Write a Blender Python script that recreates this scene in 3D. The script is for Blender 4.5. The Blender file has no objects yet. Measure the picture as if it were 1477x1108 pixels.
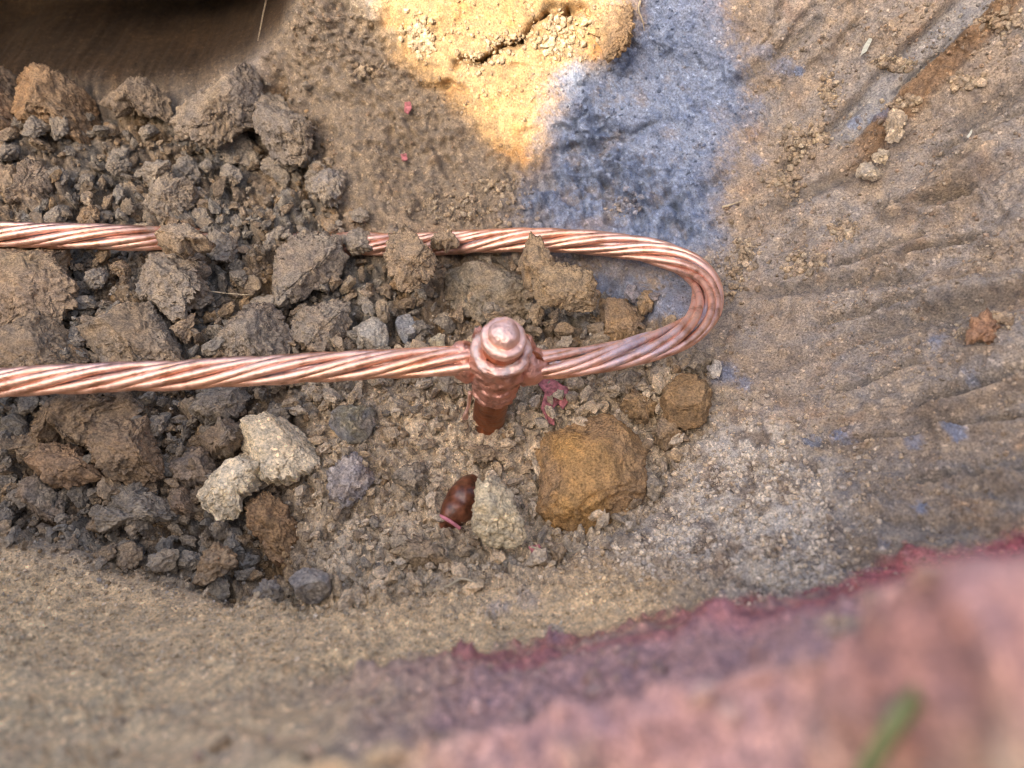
import bpy, math, random
import numpy as np
from mathutils import Vector, Matrix

random.seed(7)
rng = np.random.default_rng(7)
scene = bpy.context.scene
COL = scene.collection

# ------------------------------------------------------------------ camera
PW, PH, FPX = 1477.0, 1108.0, 1095.0          # photograph size and focal length in its pixels
ELEV = math.radians(59.0)                     # how far the lens looks down
FWD = np.array([0.0, math.cos(ELEV), -math.sin(ELEV)])
RIGHT = np.array([1.0, 0.0, 0.0])
UP = np.array([0.0, math.sin(ELEV), math.cos(ELEV)])


def ray(u, v):
    u = np.asarray(u, float); v = np.asarray(v, float)
    return FWD + RIGHT * ((u - PW / 2) / FPX)[..., None] + UP * ((PH / 2 - v) / FPX)[..., None]


_r0 = ray(705, 602); _r0 = _r0 / np.linalg.norm(_r0)
CAM = -0.43 * _r0                             # rod base is the world origin


def at(u, v, z):
    d = ray(u, v)
    t = (np.asarray(z, float) - CAM[2]) / d[..., 2]
    return CAM + d * t[..., None]


cd = bpy.data.cameras.new('camera')
cam = bpy.data.objects.new('camera', cd); COL.objects.link(cam)
cam.location = CAM
cam.rotation_euler = (math.pi / 2 - ELEV, 0, 0)
cd.sensor_width = 36.0
cd.lens = 36.0 * FPX / PW
cd.clip_start = 0.01; cd.clip_end = 50
cd.dof.use_dof = True
cd.dof.focus_distance = 0.425
cd.dof.aperture_fstop = 5.8
scene.camera = cam

# ------------------------------------------------------------------ light
SUN_EL, SUN_AZ = math.radians(42), math.radians(207)   # azimuth clockwise from +Y (far side)
TO_SUN = np.array([math.sin(SUN_AZ) * math.cos(SUN_EL), math.cos(SUN_AZ) * math.cos(SUN_EL), math.sin(SUN_EL)])
world = bpy.data.worlds.new('World'); scene.world = world; world.use_nodes = True
wn = world.node_tree.nodes; wl = world.node_tree.links
sky = wn.new('ShaderNodeTexSky'); sky.sky_type = 'NISHITA'; sky.sun_disc = False
sky.sun_elevation = SUN_EL; sky.sun_rotation = SUN_AZ
sky.air_density = 0.55; sky.dust_density = 5.0; sky.ozone_density = 0.3
wl.new(sky.outputs[0], wn['Background'].inputs[0]); wn['Background'].inputs[1].default_value = 0.15
sd = bpy.data.lights.new('sun', 'SUN'); sd.energy = 2.0; sd.angle = math.radians(0.8); sd.color = (1.0, 0.92, 0.80)
sun = bpy.data.objects.new('sun', sd); COL.objects.link(sun)
sun.rotation_euler = Vector(-TO_SUN).to_track_quat('-Z', 'Y').to_euler()
vs_ = scene.view_settings
vs_.view_transform = 'Standard'; vs_.look = 'None'; vs_.gamma = 1.0; vs_.use_curve_mapping = False
vs_.exposure = 2.40
scene.render.engine = 'CYCLES'
scene.cycles.use_denoising = True
scene.cycles.diffuse_bounces = 1
scene.cycles.filter_width = 1.15

# ------------------------------------------------------------------ noise
_perm = rng.permutation(256).astype(np.int64); _perm = np.concatenate([_perm, _perm, _perm])
_g = rng.normal(size=(256, 3)); _g /= np.linalg.norm(_g, axis=1)[:, None]


def _h(ix, iy, iz):
    return _perm[_perm[_perm[ix & 255] + (iy & 255)] + (iz & 255)]


def perlin(p):
    i = np.floor(p).astype(np.int64); f = p - i
    w = f * f * f * (f * (f * 6 - 15) + 10)
    out = 0
    for dx in (0, 1):
        wx = w[:, 0] if dx else 1 - w[:, 0]
        for dy in (0, 1):
            wy = w[:, 1] if dy else 1 - w[:, 1]
            for dz in (0, 1):
                wz = w[:, 2] if dz else 1 - w[:, 2]
                g = _g[_h(i[:, 0] + dx, i[:, 1] + dy, i[:, 2] + dz)]
                out = out + wx * wy * wz * ((f[:, 0] - dx) * g[:, 0] + (f[:, 1] - dy) * g[:, 1] + (f[:, 2] - dz) * g[:, 2])
    return out * 1.6


def fbm(p, freq, octaves=4, gain=0.5, lac=2.1, off=0.0):
    q = p * freq + off; a = 1.0; s = 0.0; tot = 0.0
    for _ in range(octaves):
        s = s + a * perlin(q); tot += a; a *= gain; q = q * lac + 17.3
    return s / tot * 1.4


_wp = rng.random((256, 3))


def worley(p, freq, off=0.0):
    q = p * freq + off
    i = np.floor(q).astype(np.int64)
    f1 = np.full(len(q), 9.0); f2 = np.full(len(q), 9.0); cid = np.zeros(len(q), np.int64); vec = np.zeros_like(q)
    for dx in (-1, 0, 1):
        for dy in (-1, 0, 1):
            for dz in (-1, 0, 1):
                c = i + np.array([dx, dy, dz]); h = _h(c[:, 0], c[:, 1], c[:, 2])
                e = c + _wp[h] - q; d = np.sqrt((e * e).sum(1))
                m = d < f1
                f2 = np.where(m, f1, np.minimum(f2, d)); f1 = np.where(m, d, f1); cid = np.where(m, h, cid); vec[m] = e[m]
    return f1, f2, cid, vec


def shards(p, freq, off=0.0, tilt=.6, crack=.10):
    """broken pieces: every cell at its own height and slope, cracks between; about -1..1"""
    f1, f2, cid, vec = worley(p, freq, off)
    rv = _wp[(cid * 7 + 3) & 255] - .5; h = (_wp[cid][:, 0] - .5) * 1.1 + tilt * (vec * rv).sum(1) * 2 - .35 * f1
    edge = np.exp(-((f2 - f1) / crack) ** 2); soft = 1 - np.exp(-((f2 - f1) / .30) ** 2)
    return (h + .35) * soft - .35 - .45 * edge, cid


def sstep(a, b, x):
    t = np.clip((x - a) / (b - a), 0, 1)
    return t * t * (3 - 2 * t)


def poly_sd(u, v, poly):
    """signed distance to a polygon, negative inside"""
    poly = np.asarray(poly, float); d = np.full(u.shape, 1e9); ins = np.zeros(u.shape, bool)
    for k in range(len(poly)):
        a = poly[k]; b = poly[(k + 1) % len(poly)]; e = b - a
        t = np.clip(((u - a[0]) * e[0] + (v - a[1]) * e[1]) / (e @ e), 0, 1)
        d = np.minimum(d, np.hypot(u - a[0] - t * e[0], v - a[1] - t * e[1]))
        c = (a[1] > v) != (b[1] > v)
        with np.errstate(divide='ignore', invalid='ignore'):
            xx = e[0] * (v - a[1]) / (e[1] if e[1] else 1e-9) + a[0]
        ins ^= c & (u < xx)
    return np.where(ins, -d, d)


# ------------------------------------------------------------------ mesh helpers
def mesh_from(name, verts, faces, col=None, paint=None, smooth=True, mat=None):
    verts = np.ascontiguousarray(verts, np.float32); faces = np.ascontiguousarray(faces, np.int32)
    me = bpy.data.meshes.new(name); n = faces.shape[1]
    me.vertices.add(len(verts)); me.vertices.foreach_set('co', verts.ravel())
    me.loops.add(faces.size); me.loops.foreach_set('vertex_index', faces.ravel())
    me.polygons.add(len(faces))
    me.polygons.foreach_set('loop_start', np.arange(0, faces.size, n, dtype=np.int32))
    me.polygons.foreach_set('use_smooth', np.full(len(faces), smooth))
    if col is not None:
        a = me.attributes.new('Col', 'FLOAT_COLOR', 'POINT')
        rgba = np.ones((len(verts), 4), np.float32); rgba[:, :3] = np.clip(col, 0.004, 0.9)
        a.data.foreach_set('color', rgba.ravel())
    if paint is not None:
        a = me.attributes.new('paint', 'FLOAT', 'POINT'); a.data.foreach_set('value', np.ascontiguousarray(paint, np.float32))
    me.update(calc_edges=True); me.validate()
    if mat: me.materials.append(mat)
    return me


def add(name, me, parent=None, loc=None):
    o = bpy.data.objects.new(name, me); COL.objects.link(o)
    if parent is not None: o.parent = parent
    if loc is not None: o.location = loc
    return o


def tag(o, label=None, cat=None, group=None, kind=None):
    if label: o['label'] = label
    if cat: o['category'] = cat
    if group: o['group'] = group
    if kind: o['kind'] = kind
    return o


_ico = {}


def ico(level):
    if level in _ico: return _ico[level]
    t = (1 + 5 ** .5) / 2
    v = [(-1, t, 0), (1, t, 0), (-1, -t, 0), (1, -t, 0), (0, -1, t), (0, 1, t), (0, -1, -t), (0, 1, -t), (t, 0, -1), (t, 0, 1), (-t, 0, -1), (-t, 0, 1)]
    v = [np.array(x) / math.sqrt(1 + t * t) for x in v]
    f = [(0, 11, 5), (0, 5, 1), (0, 1, 7), (0, 7, 10), (0, 10, 11), (1, 5, 9), (5, 11, 4), (11, 10, 2), (10, 7, 6), (7, 1, 8), (3, 9, 4), (3, 4, 2), (3, 2, 6), (3, 6, 8), (3, 8, 9), (4, 9, 5), (2, 4, 11), (6, 2, 10), (8, 6, 7), (9, 8, 1)]
    for _ in range(level):
        mid = {}; nf = []
        def m(a, b):
            k = (min(a, b), max(a, b))
            if k not in mid:
                x = v[a] + v[b]; v.append(x / np.linalg.norm(x)); mid[k] = len(v) - 1
            return mid[k]
        for a, b, c in f:
            ab, bc, ca = m(a, b), m(b, c), m(c, a)
            nf += [(a, ab, ca), (b, bc, ab), (c, ca, bc), (ab, bc, ca)]
        f = nf
    _ico[level] = (np.array(v), np.array(f)); return _ico[level]


def catmull(nodes, t):
    """weight matrix of a Catmull-Rom spline through n nodes at parameters t"""
    n = nodes; W = np.zeros((len(t), n)); i = np.clip(np.floor(t).astype(int), 0, n - 2); f = t - i
    w = [-.5 * f + f ** 2 - .5 * f ** 3, 1 - 2.5 * f ** 2 + 1.5 * f ** 3, .5 * f + 2 * f ** 2 - 1.5 * f ** 3, -.5 * f ** 2 + .5 * f ** 3]
    for k in range(4):
        j = i + k - 1; r = np.arange(len(t))
        lo = j < 0; hi = j > n - 1; ok = ~lo & ~hi
        np.add.at(W, (r[ok], j[ok]), w[k][ok])
        np.add.at(W, (r[lo], np.zeros(lo.sum(), int)), 2 * w[k][lo]); np.add.at(W, (r[lo], np.ones(lo.sum(), int)), -w[k][lo])
        np.add.at(W, (r[hi], np.full(hi.sum(), n - 1)), 2 * w[k][hi]); np.add.at(W, (r[hi], np.full(hi.sum(), n - 2)), -w[k][hi])
    return W


def spline(pts, step):
    pts = np.asarray(pts, float); t = np.linspace(0, len(pts) - 1, 60 * len(pts))
    q = catmull(len(pts), t) @ pts
    d = np.concatenate([[0], np.cumsum(np.linalg.norm(np.diff(q[:, :3], axis=0), axis=1))])
    s = np.linspace(0, d[-1], max(4, int(d[-1] / step)))
    return np.stack([np.interp(s, d, q[:, k]) for k in range(q.shape[1])], 1), s


def frames(path):
    T = np.gradient(path, axis=0); T /= np.linalg.norm(T, axis=1)[:, None]
    N = np.zeros_like(T); n = np.cross(T[0], [0.0, 0.3, 1.0]); n /= np.linalg.norm(n); n = np.cross(n, T[0])
    for k in range(len(T)):
        n = n - T[k] * (n @ T[k]); n /= np.linalg.norm(n); N[k] = n
    return T, N, np.cross(T, N)


def tube(path, rad, sides=10, flat=1.0):
    T, N, B = frames(path); n = len(path); rad = np.broadcast_to(rad, (n,))
    a = np.linspace(0, 2 * math.pi, sides, endpoint=False)
    v = path[:, None] + rad[:, None, None] * (np.cos(a)[None, :, None] * N[:, None] * flat + np.sin(a)[None, :, None] * B[:, None])
    v = v.reshape(-1, 3); f = []
    for k in range(n - 1):
        for s in range(sides):
            s2 = (s + 1) % sides
            f.append((k * sides + s, k * sides + s2, (k + 1) * sides + s2, (k + 1) * sides + s))
    c0 = len(v); v = np.vstack([v, path[:1], path[-1:]])
    for s in range(sides):
        s2 = (s + 1) % sides
        f.append((c0, s2, s, s)); f.append((c0 + 1, (n - 1) * sides + s, (n - 1) * sides + s2, (n - 1) * sides + s2))
    quads = [q for q in f if len(set(q)) == 4]; tris = [q[:3] for q in f if len(set(q)) == 3]
    tri = np.array([(q[0], q[1], q[2]) for q in quads] + [(q[0], q[2], q[3]) for q in quads] + tris)
    return v, tri


# ------------------------------------------------------------------ materials
def new_mat(name):
    m = bpy.data.materials.new(name); m.use_nodes = True
    return m, m.node_tree.nodes, m.node_tree.links, m.node_tree.nodes['Principled BSDF']


def ramp(nodes, stops):
    r = nodes.new('ShaderNodeValToRGB')
    while len(r.color_ramp.elements) < len(stops): r.color_ramp.elements.new(0.5)
    for e, (p, c) in zip(r.color_ramp.elements, stops): e.position = p; e.color = (*c, 1)
    return r


def soil_material(name, grain=900.0, bump=0.75, dist=0.00055, rough=0.95, speck=True):
    m, N, L, b = new_mat(name)
    at_ = N.new('ShaderNodeAttribute'); at_.attribute_name = 'Col'
    geo = N.new('ShaderNodeTexCoord')
    n1 = N.new('ShaderNodeTexNoise'); n1.inputs['Scale'].default_value = grain; n1.inputs['Detail'].default_value = 5; n1.inputs['Roughness'].default_value = .68
    n2 = N.new('ShaderNodeTexNoise'); n2.inputs['Scale'].default_value = grain * .22; n2.inputs['Detail'].default_value = 4
    vo = N.new('ShaderNodeTexVoronoi'); vo.inputs['Scale'].default_value = grain * .75
    for n in (n1, n2, vo): L.new(geo.outputs['Object'], n.inputs['Vector'])
    r1 = ramp(N, [(.30, (.42, .40, .38)), (.5, (1, 1, 1)), (.70, (1.6, 1.56, 1.5))]); L.new(n1.outputs['Fac'], r1.inputs[0])
    r2 = ramp(N, [(.32, (.72, .74, .78)), (.68, (1.24, 1.18, 1.06))]); L.new(n2.outputs['Fac'], r2.inputs[0])
    m1 = N.new('ShaderNodeMix'); m1.data_type = 'RGBA'; m1.blend_type = 'MULTIPLY'; m1.inputs[0].default_value = 1
    m2 = N.new('ShaderNodeMix'); m2.data_type = 'RGBA'; m2.blend_type = 'MULTIPLY'; m2.inputs[0].default_value = 1
    L.new(at_.outputs['Color'], m1.inputs[6]); L.new(r1.outputs[0], m1.inputs[7])
    L.new(m1.outputs[2], m2.inputs[6]); L.new(r2.outputs[0], m2.inputs[7])
    last = m2.outputs[2]
    if speck:                                   # single pale sand grains
        sp = N.new('ShaderNodeSeparateColor'); L.new(vo.outputs['Color'], sp.inputs[0])
        gt = N.new('ShaderNodeMath'); gt.operation = 'GREATER_THAN'; gt.inputs[1].default_value = .965; L.new(sp.outputs[0], gt.inputs[0])
        m3 = N.new('ShaderNodeMix'); m3.data_type = 'RGBA'; m3.blend_type = 'MULTIPLY'
        L.new(gt.outputs[0], m3.inputs[0]); L.new(last, m3.inputs[6]); m3.inputs[7].default_value = (1.6, 1.57, 1.52, 1); last = m3.outputs[2]
    L.new(last, b.inputs['Base Color'])
    ad = N.new('ShaderNodeMath'); ad.operation = 'MULTIPLY_ADD'; ad.inputs[1].default_value = -.45
    L.new(vo.outputs['Distance'], ad.inputs[0]); L.new(n1.outputs['Fac'], ad.inputs[2])
    bp = N.new('ShaderNodeBump'); bp.inputs['Strength'].default_value = bump; bp.inputs['Distance'].default_value = dist
    L.new(ad.outputs[0], bp.inputs['Height']); L.new(bp.outputs[0], b.inputs['Normal'])
    b.inputs['Roughness'].default_value = rough; b.inputs['Specular IOR Level'].default_value = .2
    # sprayed paint skin where the attribute says so
    pa = N.new('ShaderNodeAttribute'); pa.attribute_name = 'paint'
    mr = N.new('ShaderNodeMapRange'); mr.inputs[3].default_value = rough; mr.inputs[4].default_value = .36
    L.new(pa.outputs['Fac'], mr.inputs[0]); L.new(mr.outputs[0], b.inputs['Roughness'])
    mr2 = N.new('ShaderNodeMapRange'); mr2.inputs[3].default_value = .2; mr2.inputs[4].default_value = .5
    L.new(pa.outputs['Fac'], mr2.inputs[0]); L.new(mr2.outputs[0], b.inputs['Specular IOR Level'])
    return m


M_SOIL = soil_material('soil')
M_CLOD = soil_material('clod_soil', grain=850, bump=.75, speck=False)
M_STONE = soil_material('stone', grain=700, bump=.3, rough=.85)
M_BLOCKER = soil_material('blocker_soil', grain=60, bump=.6, dist=.02)


def copper_material(name, base, dark, rough, bump=.25):
    m, N, L, b = new_mat(name)
    g = N.new('ShaderNodeTexCoord')
    n = N.new('ShaderNodeTexNoise'); n.inputs['Scale'].default_value = 130; n.inputs['Detail'].default_value = 6; n.inputs['Roughness'].default_value = .65
    n2 = N.new('ShaderNodeTexNoise'); n2.inputs['Scale'].default_value = 28; n2.inputs['Detail'].default_value = 3
    n3 = N.new('ShaderNodeTexNoise'); n3.inputs['Scale'].default_value = 1500; n3.inputs['Detail'].default_value = 3
    for x in (n, n2, n3): L.new(g.outputs['Object'], x.inputs['Vector'])
    r = ramp(N, [(.3, dark), (.52, base), (.75, tuple(min(1, c * 1.08) for c in base))]); L.new(n.outputs['Fac'], r.inputs[0])
    mx = N.new('ShaderNodeMix'); mx.data_type = 'RGBA'
    rr = ramp(N, [(.42, (0, 0, 0)), (.7, (.55, .55, .55))]); L.new(n2.outputs['Fac'], rr.inputs[0])
    L.new(rr.outputs[0], mx.inputs[0]); L.new(r.outputs[0], mx.inputs[6]); mx.inputs[7].default_value = (base[0] * .95, base[1] * .78, base[2] * .55, 1)
    col = mx.outputs[2]
    b.inputs['Metallic'].default_value = 1
    at_ = N.new('ShaderNodeAttribute'); at_.attribute_name = 'paint'        # dust and overspray lying on the metal
    md = N.new('ShaderNodeMath'); md.operation = 'MULTIPLY_ADD'; md.inputs[1].default_value = 2.4; md.inputs[2].default_value = -1.0
    L.new(n3.outputs['Fac'], md.inputs[0])
    cl = N.new('ShaderNodeMath'); cl.operation = 'ADD'; cl.use_clamp = True; L.new(md.outputs[0], cl.inputs[0]); L.new(at_.outputs['Fac'], cl.inputs[1])
    mu = N.new('ShaderNodeMath'); mu.operation = 'MULTIPLY'; mu.use_clamp = True; L.new(cl.outputs[0], mu.inputs[0]); L.new(at_.outputs['Fac'], mu.inputs[1])
    ca = N.new('ShaderNodeAttribute'); ca.attribute_name = 'Col'
    m2 = N.new('ShaderNodeMix'); m2.data_type = 'RGBA'; L.new(mu.outputs[0], m2.inputs[0]); L.new(col, m2.inputs[6]); L.new(ca.outputs['Color'], m2.inputs[7])
    L.new(m2.outputs[2], b.inputs['Base Color'])
    inv = N.new('ShaderNodeMath'); inv.operation = 'SUBTRACT'; inv.inputs[0].default_value = 1; L.new(mu.outputs[0], inv.inputs[1]); L.new(inv.outputs[0], b.inputs['Metallic'])
    mr = N.new('ShaderNodeMapRange'); mr.inputs[1].default_value = .3; mr.inputs[2].default_value = .7; mr.inputs[3].default_value = rough - .08; mr.inputs[4].default_value = rough + .14
    L.new(n.outputs['Fac'], mr.inputs[0]); L.new(mr.outputs[0], b.inputs['Roughness'])
    bp = N.new('ShaderNodeBump'); bp.inputs['Strength'].default_value = bump; bp.inputs['Distance'].default_value = .0008
    n4 = N.new('ShaderNodeTexNoise'); n4.inputs['Scale'].default_value = 520; n4.inputs['Detail'].default_value = 4; L.new(g.outputs['Object'], n4.inputs['Vector'])
    hs = N.new('ShaderNodeMath'); hs.operation = 'MULTIPLY_ADD'; hs.inputs[1].default_value = .55; L.new(n4.outputs['Fac'], hs.inputs[0]); L.new(n.outputs['Fac'], hs.inputs[2])
    L.new(hs.outputs[0], bp.inputs['Height']); L.new(bp.outputs[0], b.inputs['Normal'])
    return m


M_CABLE = copper_material('cable_copper', (.93, .60, .465), (.50, .25, .16), .48, .35)
M_ROD = copper_material('rod_copper', (.44, .19, .105), (.20, .085, .05), .42, .5)
M_WELD = copper_material('weld_copper', (.78, .44, .34), (.24, .11, .08), .5, 1.0)
M_TIP = copper_material('rod_tip_copper', (.93, .66, .56), (.62, .36, .29), .52, .9)


def plain(name, col, rough=.7, scale=400, var=.3, bump=.2, spec=.3):
    m, N, L, b = new_mat(name)
    g = N.new('ShaderNodeTexCoord'); n = N.new('ShaderNodeTexNoise'); n.inputs['Scale'].default_value = scale; n.inputs['Detail'].default_value = 4
    L.new(g.outputs['Object'], n.inputs['Vector'])
    r = ramp(N, [(.3, tuple(c * (1 - var) for c in col)), (.7, tuple(c * (1 + var) for c in col))]); L.new(n.outputs['Fac'], r.inputs[0]); L.new(r.outputs[0], b.inputs['Base Color'])
    bp = N.new('ShaderNodeBump'); bp.inputs['Strength'].default_value = bump; bp.inputs['Distance'].default_value = .0008
    L.new(n.outputs['Fac'], bp.inputs['Height']); L.new(bp.outputs[0], b.inputs['Normal'])
    b.inputs['Roughness'].default_value = rough; b.inputs['Specular IOR Level'].default_value = spec
    return m


# soil colours (linear albedo), plus a dark tone carrying the hollow's shade
def C(*a): return np.array(a, float)


BROWN = C(.36, .262, .165); GREY = C(.295, .255, .198); ORANGE = C(.46, .265, .095); TAN = C(.42, .315, .205)
SAND = C(.33, .205, .092); CREAM = C(.80, .655, .44); RUST = C(.27, .145, .075); HOLLOW_SHADE = C(.040, .025, .013); PALE = C(.64, .56, .455)
BLUE = C(.150, .200, .300); PINK = C(.50, .265, .265); RED = C(.44, .10, .115); WALL = C(.285, .222, .162)

# ------------------------------------------------------------------ the pit: one sheet of soil
UN = [-150, 0, 200, 400, 600, 800, 1000, 1200, 1400, 1520, 1660]
CREST = np.interp(UN, [-150, 0, 250, 500, 750, 1000, 1250, 1477, 1660], [1075, 1062, 1030, 978, 940, 892, 850, 808, 775])
ZT_V = [-120, 0, 125, 250, 375, 500, 625, 750, 850, 950, 1050]
ZT_U = [-150, 0, 250, 500, 750, 1000, 1250, 1477, 1660]
ZT = np.array([
    [.125, .125, .122, .122, .125, .128, .138, .152, .168],
    [.080, .080, .085, .088, .098, .102, .115, .138, .160],
    [.040, .036, .036, .048, .056, .064, .086, .115, .140],
    [.042, .038, .030, .018, .016, .032, .068, .104, .130],
    [.042, .040, .030, .010, .000, .010, .054, .094, .120],
    [.046, .042, .032, .010, .000, .008, .046, .088, .115],
    [.034, .030, .020, .004, .000, .010, .050, .090, .115],
    [.022, .018, .012, .004, .004, .018, .060, .102, .125],
    [.024, .020, .014, .012, .018, .040, .080, .118, .140],
    [.058, .054, .050, .048, .048, .066, .100, .140, .160],
    [.108, .102, .096, .092, .090, .100, .130, .160, .180]])
ZLO = np.interp(UN, [-150, 0, 250, 500, 750, 1000, 1250, 1477, 1660], [.114, .106, .088, .062, .046, .050, .078, .112, .135])
ZHI = np.interp(UN, [-150, 0, 250, 500, 750, 1000, 1250, 1477, 1660], [.132, .124, .112, .106, .115, .128, .150, .176, .190])


def zt(u, v):
    a = np.array([np.interp(u, ZT_U, r) for r in ZT])
    return np.interp(v, ZT_V, a)


rows = []           # each row: list of (x, y, z, u, v) per column
for k, v in enumerate([-120, 0, 125, 250, 375]):
    rows.append([(*at(u, v, zt(u, v)), u, v) for u in UN])
for fr in (.25, .5, .75):
    rows.append([(*at(u, 375 + (c - 27 - 375) * fr, zt(u, 375 + (c - 27 - 375) * fr)), u, 375 + (c - 27 - 375) * fr) for u, c in zip(UN, CREST)])
rows.append([(*at(u, c - 22, z), u, c - 22) for u, c, z in zip(UN, CREST, ZLO)])
rows.append([(*at(u, c + 10, z), u, c + 10) for u, c, z in zip(UN, CREST, ZHI)])
rows.append([(*at(u, c + 90, z + .046), u, c + 90) for u, c, z in zip(UN, CREST, ZHI)])
rows.append([(*at(u, c + 210, z + .085), u, c + 210) for u, c, z in zip(UN, CREST, ZHI)])
rows.append([(*at(u, c + 340, z + .098), u, c + 340) for u, c, z in zip(UN, CREST, ZHI)])
rows = np.array(rows)
# out of frame: the wall goes on up to the turf, the near ground goes on behind the lens


def shift(r, d):
    r = r.copy(); r[..., :len(d)] += d; return r


top1 = shift(rows[0], [0, .05, .08, 0, -120]); top2 = shift(rows[0], [0, .20, .14, 0, -300]); top3 = shift(rows[0], [0, 2.5, .16, 0, -900])
bot1 = shift(rows[-1], [0, -.30, .01, 0, 300]); bot2 = shift(rows[-1], [0, -2.6, .01, 0, 900])
NET = np.concatenate([top3[None], top2[None], top1[None], rows, bot1[None], bot2[None]], 0)
lf = [shift(NET[:, 0], [-.12, 0, .10, -150]), shift(NET[:, 0], [-.35, 0, .12, -400]), shift(NET[:, 0], [-2.5, 0, .12, -1500])]
rt = [shift(NET[:, -1], [.12, 0, .07, 150]), shift(NET[:, -1], [.35, 0, .10, 400]), shift(NET[:, -1], [2.5, 0, .10, 1500])]
NET = np.concatenate([lf[2][:, None], lf[1][:, None], lf[0][:, None], NET, rt[0][:, None], rt[1][:, None], rt[2][:, None]], 1)
NR, NC = NET.shape[:2]


def params(sizes):
    t = [np.linspace(k, k + 1, n, endpoint=False) for k, n in enumerate(sizes)]
    return np.concatenate(t + [[len(sizes)]])


STEP = 3.1
dv = np.abs(np.diff(NET[:, NC // 2, 4])); du = np.abs(np.diff(NET[NR // 2, :, 3]))
rs = [int(max(6, d / STEP)) if 2 < k < NR - 3 else 14 for k, d in enumerate(dv)]
rs[11] = 26; rs[12] = 24; rs[13] = 30; rs[14] = 30; rs[15] = 24
cs = [int(max(6, d / STEP)) if 3 <= k <= NC - 5 else 14 for k, d in enumerate(du)]
TT, SS = params(rs), params(cs)
WR, WC = catmull(NR, TT), catmull(NC, SS)
G = np.einsum('ij,jkc,lk->ilc', WR, NET, WC)
nR, nC = G.shape[:2]
P = G[..., :3].reshape(-1, 3).copy(); U = G[..., 3].reshape(-1); V = G[..., 4].reshape(-1)
crestU = np.interp(U, UN, CREST)

# region masks: edges wander with noise
wob = fbm(P, 45, 4); wob2 = fbm(P, 45, 4, off=31.0)
Uw, Vw = U + 26 * wob, V + 26 * wob2
LOOSE = [(-200, 85), (60, 98), (160, 118), (260, 138), (340, 120), (395, 118), (455, 190), (495, 290), (560, 335), (700, 345), (800, 370), (890, 385),
         (950, 440), (1000, 520), (1040, 570), (1015, 640), (955, 700), (915, 760), (840, 805), (700, 845), (560, 875), (430, 875), (300, 850), (120, 800), (-200, 740)]
loose_sd = poly_sd(Uw, Vw, LOOSE)
loose = sstep(28, -45, loose_sd)
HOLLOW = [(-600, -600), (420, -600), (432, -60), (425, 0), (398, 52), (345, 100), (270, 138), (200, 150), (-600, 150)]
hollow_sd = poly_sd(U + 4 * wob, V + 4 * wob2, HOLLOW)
hollow = sstep(6, -30, hollow_sd) * sstep(-105, -35, V)  # closes just above the frame: unseen roof shaped to shade the hollow
loose = loose * (1 - sstep(0, .25, hollow)); near = sstep(-14, 16, V - crestU)                     # turf-side ground in front of the rim
grav = sstep(60, -60, poly_sd(Uw, Vw, [(960, 690), (1010, 640), (1060, 590), (1130, 600), (1180, 680), (1190, 780), (1150, 850), (1080, 850), (980, 830), (900, 800)]))


def seg(a, b):
    a = np.array(a, float); b = np.array(b, float); e = b - a; L = np.hypot(*e); e /= L; n = np.array([-e[1], e[0]])
    x = (U - a[0]) * e[0] + (V - a[1]) * e[1]; y = (U - a[0]) * n[0] + (V - a[1]) * n[1]
    return x / L, y + 4 * wob, L


# base displacement along the surface normal
gp = G[..., :3]
du_ = np.gradient(gp, axis=1); dv_ = np.gradient(gp, axis=0)
NRM = np.cross(dv_, du_).reshape(-1, 3); NRM /= np.linalg.norm(NRM, axis=1)[:, None] + 1e-12
NRM *= np.sign(NRM[:, 2:3] + 1e-9)
P += hollow[:, None] * np.array([-.01, .14, -.03])
fine = sstep(3000, 400, np.abs(U - 738)) * sstep(3000, 400, np.abs(V - 554))
lump = fbm(P, 14, 4); mid = fbm(P, 60, 5, .55); hi = fbm(P, 260, 4, .6)
sel = (fine > .5) & (near < .5) & (hollow < .9)
lsel = sel & (loose > .01)
wob3 = np.stack([mid, hi, lump], 1)
big = np.zeros(len(P)); med = np.zeros(len(P)); wid = np.zeros(len(P), np.int64); x1 = np.full(len(P), .5)
big[lsel], wid[lsel] = shards(P[lsel] + .0050 * wob3[lsel], 62)
med[lsel], _ = shards(P[lsel] + .0022 * wob3[lsel][:, ::-1], 165, 3.0)
x1[sel] = worley(P[sel] + .0015 * wob3[sel], 280, 5.0)[0]
fan = np.arctan2(740 - V, np.maximum(U - 660, 60)) * 700; frad = np.hypot(U - 660, 740 - V)
rightw = sstep(1010, 1180, U)
streak = fbm(np.stack([frad * .0030, fan * .022 + .02 * frad * .15, 0 * U], 1), 1.0, 5, .6) * rightw
gouge = sstep(.22, .42, fbm(np.stack([frad * .0042, fan * .034, 0 * U + 9], 1), 1.0, 3, .5)) * rightw
rough_wall = .18 + .70 * sstep(-.1, .35, fbm(P, 22, 3, off=9.0))
disp = .004 * lump * (1 - .6 * near)
dry = sstep(380, 480, U) * sstep(470, 545, V)
disp += loose * (.0040 * mid + (.0125 - .0060 * dry) * big + (.0050 + .0002 * dry) * med - .011 * (1 - dry) + .0024 * (.5 - x1) + .0018 * hi)
disp += (1 - loose) * (1 - hollow) * rough_wall * (.0034 * mid + .0030 * hi + .0042 * np.maximum(0, .5 - x1)) + (1 - loose) * (1 - hollow) * (1 - near) * (.0018 * streak - .0028 * gouge)
disp += (1 - loose) * (1 - hollow) * .0075 * np.maximum(0, mid - .22)
disp += hollow * (.0008 * mid + .0006 * hi)
disp += near * (.008 * fbm(P, 22, 3, off=3.0) + .0012 * mid)
disp += grav * (.0022 * (.5 - x1) + .0014 * hi)
colour = np.zeros((len(P), 3)); paint = np.zeros(len(P))

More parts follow.
